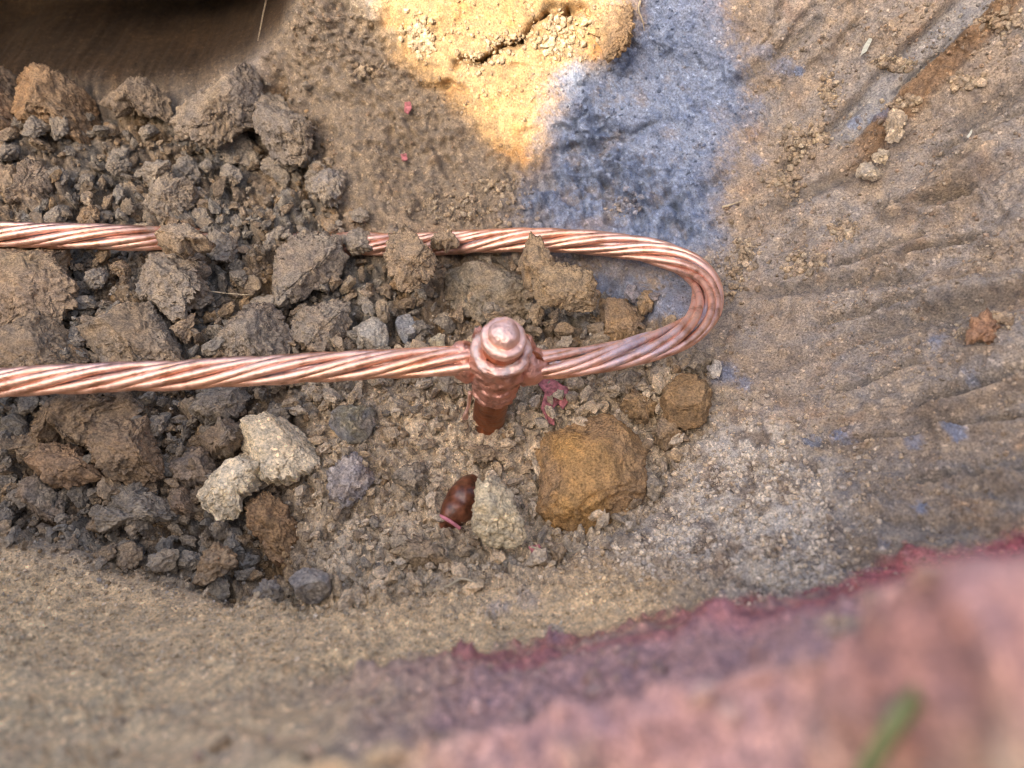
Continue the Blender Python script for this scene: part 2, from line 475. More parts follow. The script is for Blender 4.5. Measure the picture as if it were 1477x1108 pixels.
# shovel cuts and scrapes on the right-hand side, all running down into the pit
cutcol = np.zeros(len(P)); browncut = np.zeros(len(P)); groove_shade = np.zeros(len(P))
for a, b, w, dpt, kind in [((1195, 205), (1520, -120), 24, .0055, 'cut'), ((1228, 235), (1570, -115), 22, -.003, 'step'),
                           ((1262, 300), (1425, 268), 7, .0035, 'groove'), ((1275, 315), (1440, 215), 12, -.003, 'groove'), ((1300, 362), (1425, 335), 6, .003, 'groove'),
                           ((1200, 385), (1330, 330), 6, .0022, 'groove'), ((1320, 575), (1600, 505), 11, .0055, 'groove'), ((1330, 612), (1600, 590), 6, .003, 'groove'),
                           ((1090, 420), (1330, 400), 10, .0018, 'groove'), ((1060, 130), (1190, 20), 9, .0013, 'groove'), ((1330, 440), (1560, 395), 14, -.003, 'groove'),
                           ((1110, 300), (1260, 235), 10, .0022, 'groove'), ((1380, 180), (1600, 60), 16, .003, 'groove'), ((1240, 480), (1500, 420), 16, .002, 'groove'), ((1180, 470), (1420, 395), 5, .002, 'groove'), ((1120, 250), (1250, 130), 6, .0012, 'groove'), ((1290, 130), (1420, 20), 5, .0025, 'groove'), ((1340, 225), (1560, 120), 7, .003, 'groove'),
                           ((1150, 640), (1420, 610), 6, .0018, 'groove'), ((1200, 560), (1330, 520), 5, .0018, 'groove'), ((1300, 690), (1560, 668), 7, .0022, 'groove')]:
    x, y, L = seg(a, b); m = sstep(-.06, .10, x) * sstep(1.06, .9, x)
    if kind == 'cut':
        s = m * sstep(w, w - 7, np.abs(y)); disp = disp * (1 - .85 * s) - 1.6 * dpt * s; cutcol = np.maximum(cutcol, s)
    elif kind == 'step':
        s = m * sstep(w, w - 8, np.abs(y)); disp += s * (.002 * mid + .0022 * hi - dpt * 1.4 * sstep(-w, w, y)); browncut = np.maximum(browncut, s)
    else:
        s = m * np.exp(-(y / w) ** 2); groove_shade = np.maximum(groove_shade, s * (dpt > 0)); disp -= 3.0 * dpt * s - 1.1 * dpt * m * np.exp(-((y - 1.9 * w) / w) ** 2)
c0 = fbm(P, 26, 3, off=19.0)
# cracks and a ledge in the sunlit sand, small slits in the blue wall
for pts, w, dpt in [([(655, 88), (700, 78), (745, 58), (790, 30), (820, 15), (860, 18)], 6, .010), ([(600, 115), (640, 122), (662, 118)], 5, .006), ([(735, 105), (760, 98)], 4, .004),
                    ([(865, 208), (900, 204), (918, 207)], 4, .005), ([(895, 193), (940, 192)], 4, .005), ([(860, 195), (880, 200)], 3, .004), ([(930, 290), (958, 302), (985, 322)], 6, .006),
                    ([(850, 270), (880, 275), (900, 290)], 7, .005), ([(1095, 60), (1110, 40), (1125, 5)], 3, .003), ([(1015, 940 - 90), (1060, 818), (1045, 815)], 4, .003)]:
    for a, b in zip(pts[:-1], pts[1:]):
        a = np.array(a, float); b = np.array(b, float); e = b - a; t = np.clip(((Uw - a[0]) * e[0] + (Vw - a[1]) * e[1]) / (e @ e), 0, 1)
        d = np.hypot(Uw - a[0] - t * e[0], Vw - a[1] - t * e[1]); disp -= dpt * np.exp(-(d / w) ** 2) * 1.2
bp = poly_sd(U, V, [(1040, 955), (1075, 935), (1130, 990), (1120, 1005), (1060, 990)]); disp -= .010 * sstep(10, -14, bp)
bz = sstep(20, -30, poly_sd(Uw, Vw, [(745, 345), (1040, 345), (1050, 250), (900, 215), (830, 130), (790, 200), (760, 280)]))
disp += bz * (.0055 * mid + .0035 * hi - .006 * sstep(.1, .35, fbm(P * [1, 1, 1.6], 70, 3, off=41.)))
lw = sstep(25, -35, poly_sd(Uw, Vw, [(395, -150), (500, -150), (520, 0), (600, 90), (740, 250), (770, 345), (540, 335), (450, 180), (390, 60)]))
disp += lw * (.0040 * np.maximum(0, mid) + .0034 * hi + .0050 * np.maximum(0, .45 - x1) * sstep(-.1, .3, c0) - .004 * sstep(.15, .4, fbm(P, 50, 3, off=61.)))
P = P + NRM * (disp * fine)[:, None]

# colour of the soil, with some shade painted in
c1 = fbm(P, 18, 4, off=50.0); c2 = fbm(P, 32, 4, off=70.0); c3 = fbm(P, 80, 4, off=90.0)


def mixc(base, c, m): return base * (1 - m[:, None]) + np.asarray(c) * m[:, None]


colour[:] = WALL
colour = mixc(colour, C(.285, .245, .205), sstep(-.1, .4, c1) * .9)
colour = mixc(colour, C(.37, .215, .11), sstep(.2, .6, c2) * .45)
colour = mixc(colour, C(.26, .225, .19), rightw * sstep(-.08, .18, -streak) * .7)
colour = mixc(colour, C(.21, .165, .125), gouge * .5)
colour = mixc(colour, TAN, sstep(.12, .5, c3) * .42); colour = mixc(colour, C(.20, .15, .11), sstep(.2, .55, -c3) * .6)
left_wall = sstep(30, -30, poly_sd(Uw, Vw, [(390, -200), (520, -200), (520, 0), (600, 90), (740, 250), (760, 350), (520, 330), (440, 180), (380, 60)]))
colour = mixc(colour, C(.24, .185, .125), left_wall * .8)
sand = sstep(20, -20, poly_sd(Uw, Vw, [(505, -200), (940, -200), (915, 60), (830, 110), (800, 230), (740, 255), (640, 150), (560, 80)]))
colour = mixc(colour, SAND * (1 + .25 * c3[:, None]), sand * .85)
colour = mixc(colour, C(.42, .21, .07), sand * sstep(.1, .5, c2) * .5)
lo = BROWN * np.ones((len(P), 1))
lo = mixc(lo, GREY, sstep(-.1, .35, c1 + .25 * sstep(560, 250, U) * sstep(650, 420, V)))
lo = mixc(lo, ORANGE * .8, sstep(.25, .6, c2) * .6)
lo = lo * (1 - .30 * (1 - dry))[:, None]           # heap soil darkened: shade of the gaps between clods put into the colour
cell = (_wp[wid][:, 1] - .5)[:, None] * .45
lo = mixc(lo, C(.58, .45, .30) * (1 + .2 * c3[:, None]), dry * .85)
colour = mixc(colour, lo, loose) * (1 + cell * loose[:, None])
bottom_sand = sstep(-60, 40, V - np.interp(U, [0, 300, 600, 900, 1200], [790, 850, 865, 830, 900])) * (1 - near) * sstep(1150, 850, U)
colour = mixc(colour, C(.73, .515, .285) * (1 + .2 * c3[:, None]), bottom_sand * .97)
colour = mixc(colour, PALE * .95, grav * sstep(-.15, .35, c3 + .3 * (.5 - x1) + .15) * .85)
colour = mixc(colour, C(.15, .125, .10), groove_shade * .75); colour = mixc(colour, C(.25, .235, .22), cutcol * .85); colour = mixc(colour, C(.21, .125, .065), browncut * .85)  # sunken grooves darkened first: their shade put into the colour
colour = mixc(colour, HOLLOW_SHADE * (1 + .35 * c2[:, None]), sstep(8, -8, hollow_sd) * (1 - loose))  # hollow's dark clay, deepened in colour to carry its shade
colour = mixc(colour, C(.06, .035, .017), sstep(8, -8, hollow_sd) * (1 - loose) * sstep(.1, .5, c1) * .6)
# ground in front of the rim: sandy with pink and red spray
nb = mixc(np.tile(C(.69, .485, .275), (len(P), 1)), C(.50, .36, .215), sstep(250, 700, U)) * (1 + .2 * c3[:, None])
pk = sstep(-.55, .15, fbm(P, 16, 3, off=12.0) + .30 * np.exp(-((V - crestU - 90) / 130) ** 2))
pk = pk * sstep(330, 820, U + 120 * wob)
nb = mixc(nb, PINK * (1 + .2 * c2[:, None]), pk * .75)
nb = mixc(nb, C(.36, .15, .11), sstep(.05, .5, fbm(P, 22, 3, off=77.)) * .4 * sstep(crestU + 40, crestU + 170, V))
colour = mixc(colour, nb, near)
redw = np.interp(U, [450, 620, 800, 1000, 1150, 1300, 1477, 1700], [2, 8, 13, 20, 14, 44, 56, 60])
red = sstep(redw * 1.15, redw * .55, (crestU - V) + 14 * c3) * sstep(-10, 6, crestU - V + 8) * sstep(540, 680, U + 40 * wob)
colour = mixc(colour, RED * (1 + .3 * c3[:, None]), red * (.6 + .3 * sstep(1150, 1350, U)) * sstep(-.5, .2, c2 + .5 * sstep(1100, 1300, U)))
paint = np.maximum(paint, red * .3)
# blue spray on the wall behind the cable
BP = [(925, -120), (1035, -120), (1040, 20), (1068, 90), (1082, 160), (1050, 230), (1040, 300), (1035, 350), (1000, 375), (900, 372), (770, 345), (742, 312), (772, 240), (795, 170), (803, 110), (850, 95), (905, 70)]
bsd = poly_sd(Uw, Vw, BP)
speck = fbm(P, 600, 3, .7)
bl = sstep(34, -34, bsd + 34 * speck) * (.55 + .45 * sstep(-.5, .15, mid * .9 + .5 * c3 + .35 * speck + .10 + .0016 * (U - 850) - .0008 * (V - 150)))
loop = sstep(25, -30, poly_sd(Uw, Vw, [(770, 372), (900, 372), (985, 395), (1015, 440), (960, 480), (900, 490), (860, 420), (800, 385)]))
bl = np.maximum(bl, loop * .8 * sstep(-.6, .1, c2 + .5 * speck))
for (sx, sy, sr, q) in [(1210, 620, 22, .8), (1170, 632, 12, .6), (1130, 95, 26, .6), (1100, 75, 24, .5), (1150, 100, 10, .9), (1270, 165, 22, .55), (1230, 170, 14, .6), (1045, 540, 26, .7), (1075, 555, 18, .6), (1320, 640, 18, .5),
                        (1300, 655, 14, .4), (1385, 628, 14, .7), (1355, 495, 18, .5), (1330, 730, 12, .7), (1275, 790, 12, .4), (1395, 540, 12, .5), (1090, 230, 20, .45), (715, 880, 26, .45), (760, 870, 24, .3), (800, 915, 20, .35)]:
    bl = np.maximum(bl, q * sstep(sr * 1.1, sr * .3, np.hypot((U - sx), (V - sy) * 1.4) - 16 * mid - 8 * speck))
colour = mixc(colour, BLUE * (1 + .55 * speck[:, None]), bl * .88)
paint = np.maximum(paint, bl)
colour *= (1 + .10 * hi * fine)[:, None]

idx = np.arange(nR * nC).reshape(nR, nC)
quad = np.stack([idx[:-1, :-1], idx[1:, :-1], idx[1:, 1:], idx[:-1, 1:]], -1).reshape(-1, 4)
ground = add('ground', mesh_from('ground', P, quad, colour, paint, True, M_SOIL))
tag(ground, 'brown soil of an open pit, smeared with blue and pink spray paint', None, kind='structure')

Pg = P.reshape(nR, nC, 3); Ug = G[nR // 2, :, 3]; Vg = G[..., 4]; Ng = NRM.reshape(nR, nC, 3); Cg = colour.reshape(nR, nC, 3); Bg = paint.reshape(nR, nC)


def locate(u, v):
    c = int(np.clip(np.searchsorted(Ug, u), 0, nC - 1)); r = int(np.clip(np.searchsorted(Vg[:, c], v), 0, nR - 1))
    return r, c


def ground_z(u, v, k=6):
    r, c = locate(u, v); return float(Pg[max(0, r - k):r + k + 1, max(0, c - k):c + k + 1, 2].mean())


# ------------------------------------------------------------------ sun blocker added behind the lens: unseen soil mesh, notched to shape the sun patch
NOTCH = [(430, -110), (488, 0), (560, 82), (640, 150), (700, 218), (745, 246), (785, 238), (803, 180), (816, 125), (872, 85), (900, 45), (925, -10), (945, -110)]
prof = []
for (u, v) in NOTCH:
    r, c = locate(u, v); p = Pg[r, c]; t = (-1.0 - p[1]) / TO_SUN[1]; q = p + TO_SUN * t; prof.append((q[0], q[2]))
prof = np.array(prof)
hx = np.concatenate([[-3, prof[0, 0] - .6, prof[0, 0] - .02], prof[:, 0], [prof[-1, 0] + .02, prof[-1, 0] + .6, 3]])
top_z = prof[:, 1].max() + .30
hz = np.concatenate([[.3, top_z, top_z], prof[:, 1], [top_z, top_z, .3]])
gx = np.concatenate([np.linspace(-2.6, prof[0, 0] - .1, 50), np.linspace(prof[0, 0] - .09, prof[-1, 0] + .09, 150), np.linspace(prof[-1, 0] + .1, 2.2, 50)])
gy = np.linspace(-2.4, -.55, 70)
X, Y = np.meshgrid(gx, gy)
H = np.interp(X - (Y + 1.0) * TO_SUN[0] / TO_SUN[1], hx, hz)
pr = np.where(Y > -1.0, sstep(-.55, -1.0, Y), sstep(-2.4, -1.0, Y))
Z = .14 + (H - .14) * np.clip(pr, 0, 1)
hp = np.stack([X, Y, Z], -1).reshape(-1, 3)
away = (1 - np.exp(-((hp[:, 1] + 1.0) / .12) ** 2))
hp[:, 2] += away * .06 * fbm(hp, 4, 4) + .006 * fbm(hp, 30, 3)
ii = np.arange(len(hp)).reshape(len(gy), len(gx))
hq = np.stack([ii[:-1, :-1], ii[:-1, 1:], ii[1:, 1:], ii[1:, :-1]], -1).reshape(-1, 4)
heap = add('sun_blocker', mesh_from('sun_blocker', hp, hq, WALL * (1 + .25 * fbm(hp, 6, 3))[:, None], np.zeros(len(hp)), True, M_BLOCKER))
tag(heap, 'unseen soil-coloured bank, added to shade the pit around one sun patch', None, kind='structure')

# ------------------------------------------------------------------ earth rod with its weld
BASE = at(705, 602, 0.0); TIP = at(728.5, 478, .094)
AX = TIP - BASE; HL = np.linalg.norm(AX); AX /= HL
EX = np.cross([0, 1, 0], AX); EX /= np.linalg.norm(EX); EY = np.cross(AX, EX)


def lathe(profile, sides=56, noise=.0004, nf=120, capped=True, off=0.0):
    pf = np.array(profile, float)
    d = np.concatenate([[0], np.cumsum(np.linalg.norm(np.diff(pf, axis=0), axis=1))]); s = np.linspace(0, d[-1], int(d[-1] / .0007))
    h = np.interp(s, d, pf[:, 0]); r = np.interp(s, d, pf[:, 1]); a = np.linspace(0, 2 * math.pi, sides, endpoint=False)
    ring = np.cos(a)[:, None] * EX + np.sin(a)[:, None] * EY
    c = BASE + AX * h[:, None]; v = (c[:, None] + r[:, None, None] * ring[None]).reshape(-1, 3)
    k = fbm(v, nf, 4, .55, off=off); k = k + .28 * fbm(v, nf * 3.7, 3, .6, off=off + 5); v = v + (np.repeat(ring[None], len(h), 0).reshape(-1, 3) + AX * .5) * (k * noise)[:, None]
    n = len(h); i = np.arange(n * sides).reshape(n, sides); j = np.roll(i, -1, 1)
    f = np.stack([i[:-1], j[:-1], j[1:], i[1:]], -1).reshape(-1, 4)
    return v, f


rod = bpy.data.objects.new('earth_rod', None); COL.objects.link(rod); rod.location = BASE; rod.empty_display_size = .02
tag(rod, 'upright copper earth rod with a welded collar, standing in the loose soil', 'earth rod')
bpy.context.view_layer.update()


def rod_part(name, v, f, mat, label=None, dust=None, dcol=None, smooth=True):
    n = len(v); o = add(name, mesh_from(name, v - BASE, f, np.tile(dcol if dcol is not None else TAN, (n, 1)), dust if dust is not None else np.zeros(n), smooth, mat), rod)
    if label: o['label'] = label
    return o


def dustmask(v, amt, f=90, th=.05, off=0.): return np.clip(sstep(th, th + .5, fbm(v, f, 4, .6, off=off)) * amt, 0, 1)


v, f = lathe([(-.045, .0092), (.02, .0092), (.045, .0093), (.078, .0093), (.0865, .0095)], noise=.0003)
rod_part('shaft', v, f, M_ROD, 'dull brown copper shaft', dustmask(v, .5), BROWN)
v, f = lathe([(.033, .0094), (.0345, .0112), (.0365, .0121), (.0395, .0120), (.0405, .0115), (.043, .0122), (.0445, .0124), (.0455, .0117), (.050, .0122), (.058, .0131), (.066, .0138), (.073, .0143), (.0762, .0144), (.0780, .0134), (.0776, .0116), (.0765, .0094)], noise=.0026, nf=120, off=4.)
rod_part('weld_collar', v, f, M_WELD, 'rough pinkish brown weld collar', dustmask(v, .55, off=7.), C(.36, .22, .17))
v, f = lathe([(.0790, .0094), (.0798, .0116), (.0790, .0132), (.0774, .0145), (.0762, .0142)], noise=.0018, nf=200, off=9.)
rod_part('slag_ring', v, f, M_TIP, 'pale silvery slag along the collar rim', dustmask(v, .7, 150, -.1), C(.6, .56, .53))
v, f = lathe([(.083, .0092), (.0862, .0106), (.0888, .0110), (.0903, .0104), (.0907, .0082), (.0903, .0076), (.0930, .0074), (.0950, .0064), (.0963, .0046), (.0970, .0024), (.0972, .00002)], noise=.0008, nf=130, off=13.)
rod_part('rod_tip', v, f, M_TIP, 'bright domed tip with a battered flange', dustmask(v, .25), PALE)

iv, if_ = ico(4)


def lump_part(name, u, v_, z, sx, sy, sz, mat, rot=0.0, label=None, amp=.12, parent=rod, org=BASE):
    q = iv * np.array([sx, sy, sz]); q = q * (1 + amp * fbm(iv, 1.6, 4, off=u))[:, None]
    c, s = math.cos(rot), math.sin(rot); q = np.stack([q[:, 0] * c - q[:, 1] * s, q[:, 0] * s + q[:, 1] * c, q[:, 2]], 1) + at(u, v_, z)
    rod_part(name, q, if_, mat, label, dustmask(q, .4, off=u), C(.5, .36, .31))


lump_part('weld_lobe', 674, 523, .058, .0090, .0098, .0105, M_WELD, label='rounded weld lobe on the left cable entry')
lump_part('weld_lobe', 667, 511, .062, .0062, .0070, .0066, M_WELD)
lump_part('weld_lobe', 762, 527, .058, .0098, .0100, .0105, M_WELD, label='rounded weld lobe on the right cable entry')
lump_part('weld_lobe', 772, 529, .058, .0032, .0078, .0078, M_TIP)
lump_part('weld_lug', 757, 499, .068, .0052, .0050, .0060, M_WELD, amp=.3)
lump_part('weld_lug', 768, 512, .066, .0060, .0014, .0034, M_ROD, rot=-.5, amp=.3)
lump_part('weld_lug', 692, 487, .070, .0035, .0045, .0060, M_WELD, amp=.3)
dr, _ = spline([at(678, 566, .034), at(676, 584, .022), at(672, 597, .016), at(671, 602, .012)], .0008)
dv2, df2 = tube(dr, np.interp(np.arange(len(dr)), [0, len(dr) * .7, len(dr)], [.0011, .0010, .0020]), 10)
rod_part('weld_drip', dv2, df2, M_TIP, 'thin pink copper drip below the collar')

# ------------------------------------------------------------------ stranded cable: in from the left, through the weld, round and back
PATH = [(-320, 572, .064), (-120, 562, .064), (0, 552, .064), (120, 546, .064), (260, 541, .064), (420, 532, .064), (560, 525, .063), (655, 521, .062), (715, 523, .060), (775, 526, .0585), (840, 521, .056), (905, 509, .053),
        (965, 491, .049), (1003, 468, .044), (1021, 440, .038), (1017, 408, .032), (990, 382, .027), (945, 364, .024), (890, 354, .021), (820, 348, .019), (750, 346, .017), (680, 349, .012), (640, 351, .007), (600, 352, .001), (525, 352, .007), (480, 351, -.006),
        (400, 350, -.012), (320, 347, -.002), (268, 345, .014), (225, 344, .036), (120, 341, .046), (0, 338, .047), (-120, 334, .046), (-320, 330, .046)]
pts = np.array([at(u, v_, z) for u, v_, z in PATH])
path, arc = spline(np.column_stack([pts, [p[0] for p in PATH]]), .0014)
pu = path[:, 3]; path = path[:, :3]
T, Nf, Bf = frames(path)
i_turn = int(np.argmax(path[:, 0])); s_turn = arc[i_turn]
loosen = np.exp(-((arc - s_turn) / .075) ** 2)
cable = bpy.data.objects.new('copper_cable', None); COL.objects.link(cable); cable.location = path[0]; cable.empty_display_size = .02
tag(cable, 'bare stranded copper cable looping through the weld and back under the soil', 'cable')
NS = 8
RS = .00212
for k in range(NS + 1):
    if k < NS:
        ph = 2 * math.pi * (k / NS) + -2 * math.pi * arc / .160 + .16 * np.sin(arc * 31 + k * 2.1)
        R = .0054 * (1 + (.05 + .10 * math.sin(k * 2.4)) * loosen)
        # the strands of the loop spread flat as the bend is forced open
        pk_ = path + (R * np.cos(ph))[:, None] * Nf + (R * np.sin(ph))[:, None] * Bf * (1 + .22 * loosen)[:, None]
        rad = RS
    else:
        pk_ = path; rad = .0034
    rad = rad * (1 + .07 * math.sin(k * 3.7) + .03 * np.sin(arc * 55 + k))
    sv, sf = tube(pk_, rad, 12)
    uu = np.repeat(pu, 12); uu = np.concatenate([uu, uu[:1], uu[-1:]]); aa = np.repeat(arc, 12); aa = np.concatenate([aa, aa[:1], aa[-1:]])
    bluezone = np.exp(-((aa - (s_turn - .085)) / .035) ** 2) * .52 + .18 * np.exp(-((aa - s_turn) / .08) ** 2)
    up = sstep(-.001, .003, sv[:, 2] - np.concatenate([np.repeat(path[:, 2], 12), path[:1, 2], path[-1:, 2]]))
    soil = sstep(.15, .5, fbm(sv, 60, 4, .65)) * (.5 + .5 * sstep(s_turn + .15, s_turn + .25, aa))
    blue_m = bluezone * sstep(-.25, .3, fbm(sv, 70, 3, off=k)) * up
    axd = np.linalg.norm(sv - np.concatenate([np.repeat(path, 12, 0), path[:1], path[-1:]]), axis=1)
    grime = sstep(.0056, .0046, axd) * (.55 + .4 * fbm(sv, 90, 3, off=2.))
    dust = np.clip(np.maximum(np.maximum(blue_m, soil * .8), grime), 0, .95)
    dc = np.where((blue_m > soil)[:, None], C(.36, .38, .50), C(.40, .28, .20))
    st = add('strand', mesh_from('strand', sv - path[0], sf, dc, dust, True, M_CABLE), cable)

# ------------------------------------------------------------------ clods and stones one can tell apart
used = []                                                       # (u, v, radius) already taken


def crumble(q, seed, size, amp, worl=.5, cuts=7, top=False):
    """broken-soil surface on a lump: uneven bulk, split flat faces, then chipped and grainy; amp relative to size"""
    o = seed * 7.31; gg = np.random.default_rng(int(seed * 1000) % 99991)
    d = q / (np.linalg.norm(q, axis=1)[:, None] + 1e-9)
    n1 = fbm(q, 1.0 / size, 3, .5, off=o); n2 = fbm(q, 3.4 / size, 4, .6, off=o + 3); w = np.stack([n1, n2, n1 * n2], 1)
    a, _ = shards(q + size * .10 * w, 1.5 / size, o, .7, .06)
    q = q + d * (size * amp * (1.25 * n1 + .35 * n2 + worl * .9 * a))[:, None]
    for _ in range(cuts):
        n = gg.normal(size=3); n[2] = abs(n[2]) * 1.0 + .35 if top else n[2]; n /= np.linalg.norm(n); e = q @ n; lim = np.quantile(e, .995) * gg.uniform(.48, .86)
        m = e > lim + size * .05 * n2; q[m] -= n * (e[m] - lim - size * .05 * n2[m])[:, None] * .97
    e, _ = shards(q + .0012 * w, 240.0, o, .5, .12); h = fbm(q, 330.0, 4, .7, off=o)
    return q + d * (size * amp * .32 * n2 + min(1, amp * 7) * (.0012 * e + .0011 * h))[:, None]


def clod(name, outline, thick, col, col2, label, cat='clod', lift=.25, tilt=(0, 0), amp=.18, p=3.8, mat=None, level=None, z=None, pf=.45, group=None, blue=0.0, worl=.5, film=.28):
    o = np.array(outline, float); cu, cv = o.mean(0)
    r, c = locate(cu, cv)
    gz = ground_z(cu, cv, 10) if z is None else z
    zc = gz + thick * (lift * .85 + .02) + .005
    w = at(o[:, 0], o[:, 1], np.full(len(o), zc)); ctr = at(cu, cv, zc)
    rel = (w - ctr)[:, :2]; th = np.arctan2(rel[:, 1], rel[:, 0]); rr = np.hypot(rel[:, 0], rel[:, 1]); k = np.argsort(th); th, rr = th[k], rr[k]
    th = np.concatenate([th - 2 * math.pi, th, th + 2 * math.pi]); rr = np.tile(rr, 3)
    if level is None or level == 5: level = 5 if rr.mean() > .0150 and amp > .09 else 4
    V0, F0 = ico(level)
    a = np.arctan2(V0[:, 1], V0[:, 0]); R = np.interp(a, th, rr); R = R * (1.04 + (.26 if amp > .125 else .10 if amp > .115 else .22 if amp > .095 else .08) * fbm(np.stack([np.cos(a), np.sin(a), 0 * a], 1), 2.6, 5, .7, off=cu)); s = np.hypot(V0[:, 0], V0[:, 1]); s_ = s ** (2 / p); c_ = np.sign(V0[:, 2]) * np.abs(V0[:, 2]) ** (2 / p)
    q = np.stack([R * s_ * np.cos(a), R * s_ * np.sin(a), thick * .5 * c_], 1)
    q[:, 2] += q[:, 0] * tilt[0] + q[:, 1] * tilt[1]
    size = max(.006, float(np.sqrt(rr.mean() * thick)))
    sd = cu * .013 + cv * .029
    q = crumble(q, sd, size, amp, worl, 9 if amp > .05 else 3, True)
    m = sstep(pf - .35, pf + .35, .5 + .6 * fbm(q, .9 / size, 4, off=sd + 40)); n3 = fbm(q, 4 / size, 4, off=sd + 60)
    cc = (col * (1 - m)[:, None] + col2 * m[:, None]) * (1 + .22 * n3)[:, None]
    if name == 'soil_clod': cc = cc * (1 - film) + BROWN * film * (1 + .3 * n3)[:, None]      # a film of the same brown fines on every clod
    pt = np.zeros(len(q))
    if blue:
        bm = blue * sstep(-.1, .5, fbm(q, 2.2 / size, 3, off=sd + 80)); cc = cc * (1 - bm)[:, None] + BLUE * bm[:, None]; pt = bm
    ob = add(name, mesh_from(name, q, F0, cc, pt, True, mat or M_CLOD), None, ctr)
    tag(ob, label, cat, group); used.append((cu, cv, .8 * float(np.hypot(*(o - [cu, cv]).T).mean())))
    return ob


def oval(cu, cv, rx, ry, rot=0, n=11, j=.16, seed=0):
    g = np.random.default_rng(int(cu * 7 + cv * 13 + seed)); a = np.linspace(0, 2 * math.pi, n, endpoint=False) + g.normal(0, .12, n)
    r = 1 + g.normal(0, j, n); c, s = math.cos(math.radians(rot)), math.sin(math.radians(rot)); x, y = rx * r * np.cos(a), ry * r * np.sin(a)
    return np.stack([cu + x * c - y * s, cv + x * s + y * c], 1)


GB = C(.250, .222, .178)       # blue-grey clay
D2 = BROWN * .75
clod('soil_clod', [(748, 645), (788, 619), (840, 605), (892, 598), (930, 611), (938, 660), (926, 714), (890, 746), (850, 768), (802, 774), (774, 742), (766, 690)], .024, ORANGE * 1.02, C(.33, .21, .11), 'largest orange clay clod, lying right of the rod base', amp=.12, p=5.0, level=5, tilt=(0, .12), worl=.35, lift=.4, film=0.0)
clod('stone', [(340, 640), (354, 612), (385, 604), (432, 610), (462, 632), (452, 664), (412, 688), (366, 678)], .020, CREAM, CREAM * .85, 'cream stone with a flat top, upper of the touching cream pair', 'stone', amp=.10, p=5.0, mat=M_STONE, lift=.8, tilt=(-.1, .1))
clod('stone', [(262, 722), (300, 692), (322, 658), (346, 634), (372, 656), (368, 694), (348, 714), (328, 750), (286, 742)], .018, CREAM, CREAM * .8, 'long cream stone slanting below its flat-topped neighbour', 'stone', amp=.10, p=5.0, mat=M_STONE, lift=.8)
clod('stone', [(676, 715), (690, 695), (712, 690), (733, 700), (742, 728), (752, 758), (760, 780), (735, 790), (700, 786), (674, 765), (678, 738)], .022, C(.60, .49, .31), C(.46, .37, .25), 'sandy yellow stone right beside the glossy brown shell', 'stone', amp=.10, p=2.8, mat=M_STONE, lift=1.0, pf=.65)
clod('soil_clod', [(350, 716), (372, 708), (396, 722), (418, 748), (436, 786), (428, 814), (402, 808), (378, 780), (358, 745)], .026, RUST, C(.33, .19, .08), 'rusty elongated clod below the cream stones', tilt=(-.3, .2), p=3.2)
clod('soil_clod', [(470, 705), (480, 670), (510, 655), (534, 668), (532, 698), (510, 724), (482, 722)], .018, C(.50, .47, .46), C(.34, .28, .24), 'whitish crumbly lump between cream stones and rod', amp=.2, worl=.9)
clod('stone', oval(449, 842, 33, 21, -5), .016, C(.36, .31, .25), C(.28, .24, .20), 'smooth grey-tan pebble at the lower edge of the loose soil', 'pebble', mat=M_STONE, amp=.05, lift=.6)
clod('stone', oval(510, 600, 36, 30, 10), .020, C(.26, .23, .15), C(.24, .21, .17), 'greenish stone with a bluish flat face, left of the rod', 'stone', mat=M_STONE, amp=.07, p=3, blue=.25)
clod('soil_clod', [(958, 562), (985, 540), (1008, 548), (1028, 575), (1030, 592), (1000, 606), (972, 598)], .020, C(.25, .15, .065), C(.30, .19, .09), 'smooth dark amber clod under the right end of the loop', amp=.12, p=4.5, lift=.8, tilt=(.2, .2), worl=.2)
clod('soil_clod', oval(928, 582, 28, 22, 15), .018, C(.38, .24, .11), C(.30, .20, .11), 'orange clod left of the smooth amber one')
clod('soil_clod', oval(966, 618, 24, 24, 0), .016, C(.37, .235, .11), D2, 'small orange clod below the smooth amber one')
clod('soil_clod', oval(900, 550, 34, 22, 10), .016, C(.27, .19, .11), GREY, 'brown clod just under the cable right of the weld')
clod('soil_clod', [(765, 405), (800, 388), (845, 395), (868, 418), (868, 440), (845, 448), (800, 440), (770, 432)], .018, C(.34, .235, .125), C(.27, .20, .12), 'flat tan slab overhanging the dark hole above the rod', z=.012, lift=1.0, p=3.4, tilt=(0, -.1))
clod('soil_clod', [(745, 352), (768, 342), (788, 356), (800, 385), (800, 408), (772, 405), (752, 385)], .030, C(.33, .225, .12), C(.26, .19, .12), 'upright brown clod leaning over the upper cable', z=.012, lift=.6)
clod('soil_clod', [(858, 455), (885, 438), (912, 425), (930, 432), (926, 462), (906, 492), (875, 490)], .018, C(.36, .225, .105), C(.30, .21, .13), 'orange-brown clod inside the cable loop', lift=.5)
clod('soil_clod', oval(935, 432, 14, 22, 20), .012, C(.35, .225, .11), GREY, 'small orange clod inside the loop near its top')
clod('soil_clod', [(632, 398), (668, 378), (715, 376), (760, 398), (782, 432), (765, 466), (718, 468), (668, 440)], .020, C(.215, .195, .150), C(.27, .20, .12), 'broad grey-green slab between upper cable and rod tip', lift=.5, amp=.15, p=3.8, level=5, tilt=(.08, .15))
clod('soil_clod', [(555, 352), (582, 336), (612, 340), (624, 362), (620, 392), (592, 405), (562, 390)], .026, C(.31, .225, .14), C(.27, .20, .13), 'brown clod covering the upper cable at its middle gap', z=.012, lift=.6)
clod('soil_clod', oval(640, 343, 17, 13, 10), .016, C(.30, .22, .14), BROWN, 'small brown clod on the upper cable just right of the larger one', z=.008, lift=.7)
